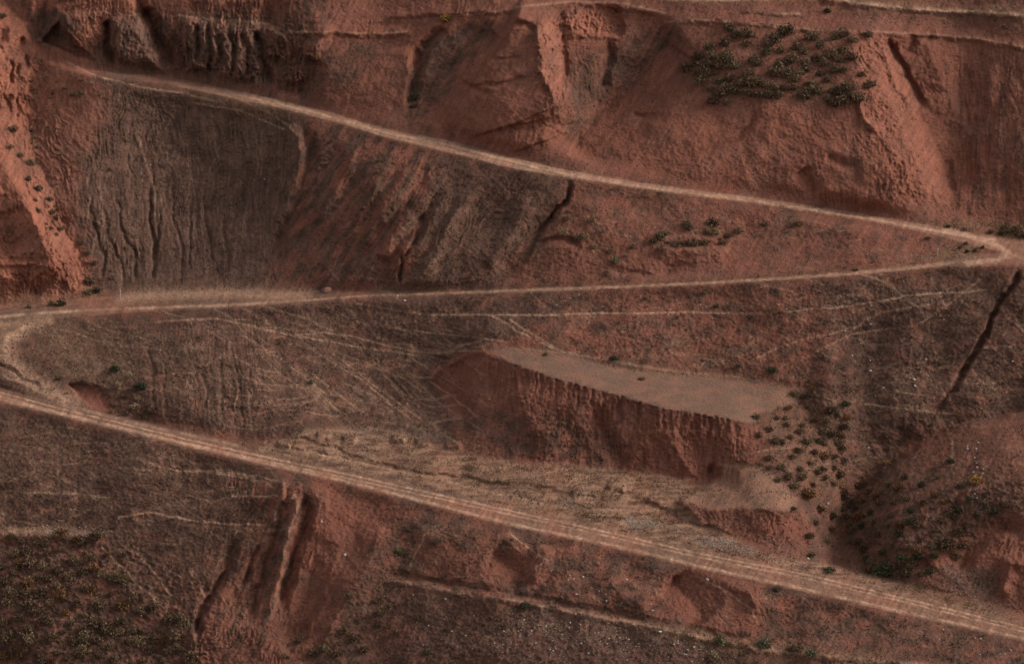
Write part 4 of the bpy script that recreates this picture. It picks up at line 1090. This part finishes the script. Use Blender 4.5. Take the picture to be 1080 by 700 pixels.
K2 = [(10, 567), (23, 572), (42, 572), (48, 574), (64, 581), (66, 563), (82, 571), (88, 574), (103, 568), (114, 586), (131, 587), (14, 584), (30, 595), (20, 597), (7, 615), (78, 592), (96, 589), (60, 604), (86, 606), (39, 611), (50, 613), (9, 627), (16, 629), (24, 626), (36, 629), (46, 626), (71, 620), (89, 621), (97, 625), (64, 629), (70, 632), (82, 638), (9, 637), (52, 638), (116, 628), (128, 613), (107, 608), (123, 611), (151, 646), (162, 643), (71, 647), (20, 654), (46, 656), (53, 658), (4, 659), (41, 645), (75, 659), (89, 650), (100, 659), (124, 656), (131, 655), (114, 666), (126, 668), (110, 662), (59, 670), (66, 668), (55, 675), (78, 677), (91, 677), (103, 677), (137, 677), (146, 679), (135, 686), (158, 688), (114, 684), (160, 676), (169, 675), (185, 675), (187, 684), (194, 687), (190, 652), (194, 660), (176, 656), (167, 663), (62, 690), (73, 695), (57, 696), (27, 686), (14, 688), (21, 692), (9, 677), (11, 670), (23, 675), (32, 677), (89, 691), (105, 692), (180, 686), (40, 690), (46, 696), (3, 693), (120, 696), (150, 697), (172, 698), (200, 697), (30, 640), (30, 664), (90, 665), (141, 666), (152, 668), (130, 640), (140, 630), (104, 641), (2, 600), (45, 597), (28, 583), (50, 585), (15, 605), (100, 600), (72, 611), (30, 618), (60, 618)]
patch(K2, 'scrub on the lower left slope', 'on the scrubby lower left slope', 'shrub', ['dark', 'olive', 'olive', 'dark', 'dark', 'olive', 'rust'], (4.0, 9.6))
R1 = [(37, 212), (39, 223), (53, 212), (59, 217), (54, 226), (59, 232), (41, 202), (50, 238), (65, 243), (60, 249), (54, 242), (86, 258), (92, 268), (92, 279), (99, 279), (27, 268, 2), (34, 268, 2), (119, 294), (13, 138, 6), (34, 174, 6), (20, 166, 5), (12, 156, 4), (40, 201, 5), (30, 190, 4)]
patch(R1, 'tufts on the red ridge at the left edge', 'on the red ridge at the left edge', 'tuft', ['olive', 'olive', 'dark'], (2.8, 4.8))
patch([(95, 300, 7), (101, 308, 6), (92, 309, 5), (56, 322, 5), (64, 323, 6), (30, 325, 4)], 'green tufts at the foot of the red ridge', 'at the foot of the left red ridge', 'tuft', ['pale_green', 'olive', 'green'], (4, 6))
R2 = [(44, 65), (48, 82), (32, 87), (37, 95), (38, 99), (35, 106), (68, 94, 5), (56, 96), (55, 100), (52, 105), (58, 111, 2), (84, 84), (98, 89), (42, 43), (61, 86, 2.5), (107, 100), (37, 146), (33, 151), (40, 155), (72, 157), (64, 163, 4.2), (32, 138), (60, 195, 3)]
patch(R2, 'pale tussocks on the red slope at the upper left', 'on the upper left red slope', 'grass_tussock', ['straw', 'straw', 'straw', 'olive'], (2.6, 4))
patch([(85, 102, 5), (77, 101, 4), (235, 171, 3.4), (262, 171, 2.6), (116, 180, 2.4), (200, 115, 2.2), (284, 150, 2.5)], 'small tufts on the dark slope at the upper left', 'on the dark slope at the upper left', 'tuft', ['olive', 'dark'], (2, 4))
R6 = [(597, 232, 5), (594, 246, 6), (616, 251, 6), (609, 252, 5), (696, 251, 8), (723, 237, 6), (727, 241, 5), (752, 238, 7), (749, 246, 7), (756, 247, 6), (727, 259, 6), (734, 259, 5), (714, 260, 5), (743, 257, 6), (698, 263, 5), (702, 247, 5), (641, 287, 3), (639, 291, 3), (642, 266, 4), (695, 308, 2), (780, 245, 6), (767, 250, 5), (807, 238, 5), (763, 257, 5), (690, 256, 5), (628, 262, 4), (668, 262, 4), (660, 270, 3)]
patch(R6, 'tufts along the broken ledge between the upper and middle roads', 'on the broken ledge between two roads', 'tuft', ['olive', 'dark', 'olive', 'straw'], (3, 6), .5)
patch([(146, 421, 5), (137, 397, 5), (160, 434, 6), (140, 430, 5), (110, 416, 3), (125, 407, 4), (119, 435, 4), (62, 400, 4), (133, 438, 4), (130, 420, 4), (152, 440, 4)], 'tufts around the small red recess inside the left bend', 'beside the small red recess', 'tuft', ['olive', 'straw', 'dark'], (3, 5))
patch([(372, 676, 7), (385, 686, 7), (363, 666, 5), (402, 648, 7), (367, 629, 5), (317, 676, 6), (328, 690, 6), (355, 690, 6), (400, 660, 5), (410, 640, 4), (396, 636, 5), (418, 668, 5), (300, 692, 5), (440, 652, 4), (378, 655, 4), (490, 690, 4), (470, 664, 4)], 'scrub at the bottom below the red slope', 'at the bottom below the red slope', 'shrub', ['dark', 'olive', 'dark'], (4, 6))
patch([(1045, 246, 4), (1056, 247, 5), (1066, 246, 6), (1075, 248, 6), (1083, 250, 6), (1060, 241, 5), (1072, 242, 6), (1012, 262, 3), (1020, 266, 3), (1028, 265, 3), (1036, 262, 3), (1018, 258, 3), (1000, 240, 3), (1018, 243, 3)], 'tufts around the right hairpin', 'around the right hairpin', 'tuft', ['olive', 'green', 'dark'], (3, 5), .6)

# words that tell the plants of a patch apart: extremes first, then colour, size and side
by = {}
for it in items: by.setdefault(it['patch'], []).append(it)
for (g, ref), L in by.items():
    noun = 'tussock' if L[0]['kind'] == 'grass_tussock' else L[0]['kind']
    done = set()
    for key, word in ((lambda i: i['u'], 'leftmost'), (lambda i: -i['u'], 'rightmost'), (lambda i: i['v'], 'highest'), (lambda i: -i['v'], 'lowest'), (lambda i: -i['s'], 'broadest')):
        best = min((i for i in L if id(i) not in done), key=key) if word != 'broadest' else None
        allbest = min(L, key=key)
        if id(allbest) in done: continue
        done.add(id(allbest)); allbest['o']['label'] = f"{word} {WORDS[allbest['tone']]} {noun} {ref}" if word != 'broadest' else f"broadest {WORDS[allbest['tone']]} {noun} {ref}"
        if word != 'broadest':
            same = [i for i in L if i['tone'] == allbest['tone']]
    us = sorted(i['u'] for i in L); vs = sorted(i['v'] for i in L); ss = sorted(i['s'] for i in L)
    q = lambda a, f: a[int(len(a) * f)]
    for i in L:
        if id(i) in done: continue
        hx = 'left' if i['u'] < q(us, .25) else ('centre left' if i['u'] < q(us, .5) else ('centre right' if i['u'] < q(us, .75) else 'right'))
        hv = 'upper' if i['v'] < q(vs, .33) else ('middle' if i['v'] < q(vs, .67) else 'lower')
        sz = 'small' if i['s'] < q(ss, .33) else ('middling' if i['s'] < q(ss, .67) else 'large')
        i['o']['label'] = f"{sz} {WORDS[i['tone']]} {noun}, {hv} {hx}, {ref}"

# ------------------------------------------------------------------ stones
def stone_mat(name, a, b):
    m = bpy.data.materials.new(name); m.use_nodes = True; n = m.node_tree; bs = n.nodes['Principled BSDF']; bs.inputs['Roughness'].default_value = .9
    t = n.nodes.new('ShaderNodeTexNoise'); t.inputs['Scale'].default_value = 6; g = n.nodes.new('ShaderNodeNewGeometry')
    ad = n.nodes.new('ShaderNodeMath'); ad.operation = 'MULTIPLY_ADD'; n.links.new(t.outputs['Fac'], ad.inputs[0]); ad.inputs[1].default_value = .5
    n.links.new(g.outputs['Random Per Island'], ad.inputs[2])
    mr = n.nodes.new('ShaderNodeMapRange'); n.links.new(ad.outputs[0], mr.inputs[0]); mr.inputs[2].default_value = 1.5
    x = n.nodes.new('ShaderNodeMix'); x.data_type = 'RGBA'; x.inputs[6].default_value = (*a, 1); x.inputs[7].default_value = (*b, 1)
    n.links.new(mr.outputs[0], x.inputs[0]); n.links.new(x.outputs[2], bs.inputs['Base Color']); return m


white_st = stone_mat('pale_stone', (.34, .28, .24), (.60, .54, .48))
grey_st = stone_mat('grey_stone', (.12, .085, .067), (.36, .29, .235))
red_st = stone_mat('red_stone', (.17, .07, .05), (.24, .10, .075))
_P = (1 + 5 ** .5) / 2
ICO = np.array([(-1, _P, 0), (1, _P, 0), (-1, -_P, 0), (1, -_P, 0), (0, -1, _P), (0, 1, _P), (0, -1, -_P), (0, 1, -_P), (_P, 0, -1), (_P, 0, 1), (-_P, 0, -1), (-_P, 0, 1)]) / 1.9
ICF = [(0, 11, 5), (0, 5, 1), (0, 1, 7), (0, 7, 10), (0, 10, 11), (1, 5, 9), (5, 11, 4), (11, 10, 2), (10, 7, 6), (7, 1, 8), (3, 9, 4), (3, 4, 2), (3, 2, 6), (3, 6, 8), (3, 8, 9), (4, 9, 5), (2, 4, 11), (6, 2, 10), (8, 6, 7), (9, 8, 1)]
def stone_V(r):
    return ICO * np.array([r.uniform(.7, 1.2), r.uniform(.7, 1.1), r.uniform(.5, .8)]) * (1 + r.uniform(-.22, .22, (12, 1)))
STM = [mesh_from('stone', stone_V(np.random.RandomState(k)), ICF, white_st) for k in range(8)]
sr = random.Random(12)
def stone(u, v, half_px, label, group=None, me=None):
    P = surf(u, v); s = half_px * K * 400
    o = bpy.data.objects.new('stone', me or sr.choice(STM)); C.objects.link(o); o.location = (P[0], P[1], P[2] + s * .15)
    o.rotation_euler = (sr.uniform(-.3, .3), sr.uniform(-.3, .3), sr.uniform(0, 6)); o.scale = (s, s, s * .9)
    o['label'] = label; o['category'] = 'stone'
    if group: o['group'] = group


boul = bpy.data.meshes.new('boulder')
import bmesh
bm_ = bmesh.new(); bmesh.ops.create_icosphere(bm_, subdivisions=3, radius=1)
for vtx in bm_.verts:
    n_ = math.sin(vtx.co.x * 3.1 + 1) * .13 + math.sin(vtx.co.y * 4.3 + vtx.co.z * 2) * .12 + math.sin(vtx.co.z * 5 + vtx.co.x * 2.2) * .08
    vtx.co *= 1 + n_; vtx.co.z *= .72; vtx.co.x *= 1.25
bm_.to_mesh(boul); bm_.free(); boul.materials.append(red_st)
stone(345, 307, 5.2, 'dark red boulder alone on the inner edge of the middle road', None, boul)
bpy.data.objects['stone'].name = 'boulder'; bpy.data.objects['boulder']['category'] = 'boulder'
for a in [(852, 589, 2.0, 'white stone on the verge left of the dark valley mouth'), (661, 611, 1.8, 'bright white stone on the bank under the lowest road, left of the red recess'),
          (632, 623, 1.4, 'white stone on the dark bank above the thin lowest path'), (696, 666, 2.2, 'biggest white stone on the edge of the thin lowest path'),
          (419, 312, 1.7, 'left of two white stones on the outer edge of the middle road'), (427, 317, 1.7, 'right of two white stones on the outer edge of the middle road'),
          (746, 611, 1.8, 'white stone on the brow of the lower red recess'), (873, 531, 2.0, 'pale stone between the rusty bushes and the spur'),
          (918, 391, 1.8, 'white stone on the dark slope, highest of four beside the valley'), (932, 409, 1.7, 'white stone on the dark slope right of the valley head'),
          (916, 472, 1.6, 'white stone low on the valley side right of the tussocks'), (964, 400, 1.8, 'upper of two white stones left of the long dark gully'),
          (965, 407, 1.5, 'lower of two white stones left of the long dark gully'), (339, 550, 1.8, 'white stone right of the long red gullies'),
          (364, 585, 1.8, 'white stone on the smooth red slope below the lowest road'), (1068, 381, 1.6, 'white stone on the slope right of the long dark gully')]:
    stone(*a)
for poly, n, sz, where, grp in [
    ([(560, 634), (640, 652), (760, 684), (740, 698), (600, 698), (540, 668)], 80, (.5, 1.1), 'on the stony slope below the thin lowest path', 'white stones on the stony lower slope'),
    ([(870, 300), (1040, 292), (1000, 380), (940, 440), (890, 420)], 26, (.6, 1.2), 'on the dark slope left of the long gully', 'white stones on the slope left of the long gully'),
    ([(570, 312), (860, 296), (860, 330), (600, 345)], 22, (.6, 1.1), 'on the slope just under the middle road', 'white stones under the middle road'),
    ([(1018, 466), (1034, 466), (1040, 530), (1026, 530)], 16, (.7, 1.4), 'in the loose line on top of the spur', 'white stones on the spur'),
    ([(110, 150), (300, 150), (290, 300), (130, 300)], 26, (.5, .9), 'on the rilled dark slope at the upper left', 'white stones on the rilled dark slope'),
    ([(590, 600), (720, 628), (690, 650), (580, 630)], 14, (.6, 1.2), 'on the bank between the lowest road and the thin path', 'white stones on the bank'),
    ([(400, 620), (540, 640), (540, 690), (440, 690)], 16, (.6, 1.1), 'below the start of the thin lowest path', 'white stones below the thin path'),
    ([(940, 640), (1070, 680), (1070, 694), (1000, 690)], 10, (.6, 1.1), 'under the lowest road near the right corner', 'white stones near the right corner'),
    ([(800, 590), (850, 592), (860, 602), (820, 598)], 8, (.6, 1.0), 'on the verge between the lower scarp and the lowest road', 'white stones on the verge')]:
    m = inside(poly); us = [p[0] for p in poly]; vs = [p[1] for p in poly]; k = 0
    while k < n:
        u, v = sr.uniform(min(us), max(us)), sr.uniform(min(vs), max(vs))
        if not m[int(v - V0), int(u - U0)]: continue
        h = sr.uniform(*sz)
        stone(u, v, h, ('larger' if h > (sz[0] + sz[1]) / 2 else 'tiny') + ' whitish stone ' + where, grp); k += 1

# gravel: countless
def stuff_stones(name, zones, mat, label, seed):
    r = np.random.RandomState(seed); V = []; F = []; b = 0
    for poly, n, s0, s1 in zones:
        m = inside(poly); us = [p[0] for p in poly]; vs = [p[1] for p in poly]; k = 0
        while k < n:
            u, v = r.uniform(min(us), max(us)), r.uniform(min(vs), max(vs))
            if not m[int(v - V0), int(u - U0)]: continue
            P = surf(u, v); s = r.uniform(s0, s1) * .16
            V.append(stone_V(r) * s + P); F += [(x + b, y + b, z + b) for x, y, z in ICF]; b += 12; k += 1
    me = mesh_from(name, np.concatenate(V), F, mat); o = bpy.data.objects.new(name, me); C.objects.link(o)
    o['kind'] = 'stuff'; o['label'] = label; o['category'] = name


stuff_stones('gravel', [([(728, 563), (760, 566), (800, 578), (790, 584), (740, 576)], 420, .4, 1.1), ([(655, 545), (690, 546), (700, 556), (664, 558)], 260, .4, 1.1), ([(585, 528), (606, 524), (612, 534), (588, 536)], 120, .3, .9),
                        ([(540, 634), (640, 652), (790, 690), (760, 704), (560, 704), (500, 680)], 600, .3, .8), ([(520, 366), (600, 378), (720, 396), (820, 408), (780, 438), (660, 412), (560, 386)], 700, .3, .6),
                        ([(1018, 460), (1036, 462), (1044, 540), (1024, 540)], 160, .3, .9), ([(30, 552), (110, 556), (112, 566), (50, 566)], 160, .4, 1.0), ([(960, 600), (1050, 600), (1060, 650), (1010, 640)], 200, .3, .8),
                        ([(60, 70), (120, 84), (110, 92), (60, 76)], 90, .4, .9), ([(800, 560), (860, 580), (870, 600), (800, 590)], 240, .3, .8), ([(870, 300), (1080, 290), (1000, 440), (890, 440)], 300, .25, .6), ([(100, 120), (320, 130), (300, 300), (120, 300)], 300, .25, .55),
                        ([(350, 450), (470, 452), (470, 464), (380, 462)], 260, .3, .7), ([(440, 540), (860, 630), (860, 650), (440, 600)], 300, .25, .6)], grey_st, 'loose grey gravel scattered over the slopes and verges', 3)

stuff_stones('clods', [([(340, 0), (1080, 10), (1080, 236), (600, 176), (340, 112)], 2400, .25, .75), ([(-10, 10), (50, 60), (100, 310), (-10, 310)], 500, .25, .8), ([(600, 192), (1000, 248), (960, 276), (560, 300)], 700, .25, .7),
                       ([(515, 372), (790, 446), (780, 512), (520, 486)], 500, .25, .7), ([(520, 478), (740, 500), (770, 520), (700, 516), (520, 490)], 300, .3, 1.0), ([(640, 310), (1040, 290), (900, 400), (700, 390)], 900, .2, .6),
                       ([(280, 510), (1080, 676), (1080, 700), (300, 700)], 2200, .25, .7), ([(0, 440), (280, 500), (230, 600), (0, 560)], 800, .2, .55), ([(900, 530), (1080, 440), (1080, 640), (950, 610)], 700, .2, .7),
                       ([(110, 10), (340, 20), (330, 96), (110, 76)], 300, .25, .7), ([(270, 466), (500, 500), (740, 560), (540, 540), (300, 482)], 500, .2, .6)], red_st, 'crumbled red earth clods lying all over the slopes', 8)

# dry grass and low scrub: countless blades
def blades(name, label, cat, mat, dens, n, h0, h1, seed, w_=.25, region_ok=None):
    """dens: density map on the canvas"""
    r = np.random.RandomState(seed)
    d = dens[12:, :].copy()
    a = dens.ravel() / dens.sum(); pick_ = r.choice(len(a), n, p=a)
    v = pick_ // CW + V0 + r.rand(n); u = pick_ % CW + U0 + r.rand(n)
    P = surf(u, v)
    hh = r.uniform(h0, h1, n)[:, None]
    V = np.zeros((n, 9, 3)); F = []
    for k in range(3):
        an = r.rand(n) * 6.283; dx = np.stack([np.cos(an), np.sin(an), np.zeros(n)], -1)
        px = np.stack([-np.sin(an), np.cos(an), np.zeros(n)], -1)
        V[:, 3 * k] = P - px * hh * w_ - np.array((0, 0, .05)); V[:, 3 * k + 1] = P + px * hh * w_ - np.array((0, 0, .05))
        V[:, 3 * k + 2] = P + dx * hh * r.uniform(.1, .8, (n, 1)) + np.array((0, 0, 1.0)) * hh
    V = V.reshape(-1, 3)
    me = bpy.data.meshes.new(name); m3 = len(V) // 3
    me.vertices.add(len(V)); me.vertices.foreach_set('co', V.astype(np.float32).ravel())
    me.loops.add(len(V)); me.loops.foreach_set('vertex_index', np.arange(len(V), dtype=np.int32))
    me.polygons.add(m3); me.polygons.foreach_set('loop_start', np.arange(0, len(V), 3, dtype=np.int32)); me.polygons.foreach_set('loop_total', np.full(m3, 3, dtype=np.int32))
    me.update(calc_edges=True); me.materials.append(mat)
    o = bpy.data.objects.new(name, me); C.objects.link(o); o['kind'] = 'stuff'; o['label'] = label; o['category'] = cat


view = (cu > -12) & (cu < 1092) & (cv > -10) & (cv < 708)
nsc = np.clip(0.35 + 1.6 * fbm(cu / 18, cv / 12, 951, 3), 0.02, 1)
blades('dry_grass', 'short dry yellowish grass along verges, benches and the valley floor', 'grass', leaf_mat('dry_grass', (.19, .112, .066), (.38, .235, .145), .5), np.clip(grass, 0, 1) ** 1.5 * view * (1 - pale * .9) * nsc + 1e-9, 20000, .08, .24, 21)
scrubd = (1 - red) * (1 - pale) * (1 - np.clip(grass, 0, 1) * .6) * (1 - plateau) * (1 - bench) * view * (1 - leftridge) * nsc
blades('low_scrub', 'low dark brown scrub and stubble covering the dark slopes', 'scrub', leaf_mat('low_scrub', (.07, .039, .027), (.19, .104, .07), .5), scrubd + 1e-9, 38000, .10, .30, 22, .3)

# ------------------------------------------------------------------ marker posts
post_m = bpy.data.materials.new('weathered_paint'); post_m.use_nodes = True
_n = post_m.node_tree; _t = _n.nodes.new('ShaderNodeTexNoise'); _t.inputs['Scale'].default_value = 5; _x = _n.nodes.new('ShaderNodeMix'); _x.data_type = 'RGBA'
_x.inputs[6].default_value = (.36, .32, .28, 1); _x.inputs[7].default_value = (.58, .54, .48, 1); _n.links.new(_t.outputs['Fac'], _x.inputs[0]); _n.links.new(_x.outputs[2], _n.nodes['Principled BSDF'].inputs['Base Color'])
def post(u, v, h, rad, label):
    b = bmesh.new()
    bmesh.ops.create_cone(b, cap_ends=True, segments=10, radius1=rad, radius2=rad * .8, depth=h + .5)
    for x in b.verts: x.co.z += h / 2 - .25
    me = bpy.data.meshes.new('post'); b.to_mesh(me); b.free(); me.materials.append(post_m)
    b = bmesh.new(); bmesh.ops.create_cone(b, cap_ends=True, segments=10, radius1=rad * 1.15, radius2=rad * .3, depth=.08)
    for x in b.verts: x.co.z += h + .043
    m2 = bpy.data.meshes.new('cap'); b.to_mesh(m2); b.free(); m2.materials.append(post_m)
    e = bpy.data.objects.new('marker_post', None); C.objects.link(e); e.location = surf(u, v); e.rotation_euler = (.03, .02, 0)
    for nm, mm in (('post', me), ('cap', m2)):
        o = bpy.data.objects.new(nm, mm); C.objects.link(o); o.parent = e
    e['label'] = label; e['category'] = 'post'
post(988.5, 270, 1.35, .11, 'pale marker post standing on the slope inside the right hairpin')
post(127, 316, 1.9, .09, 'thin pale post at the back edge of the middle road near the left bend')
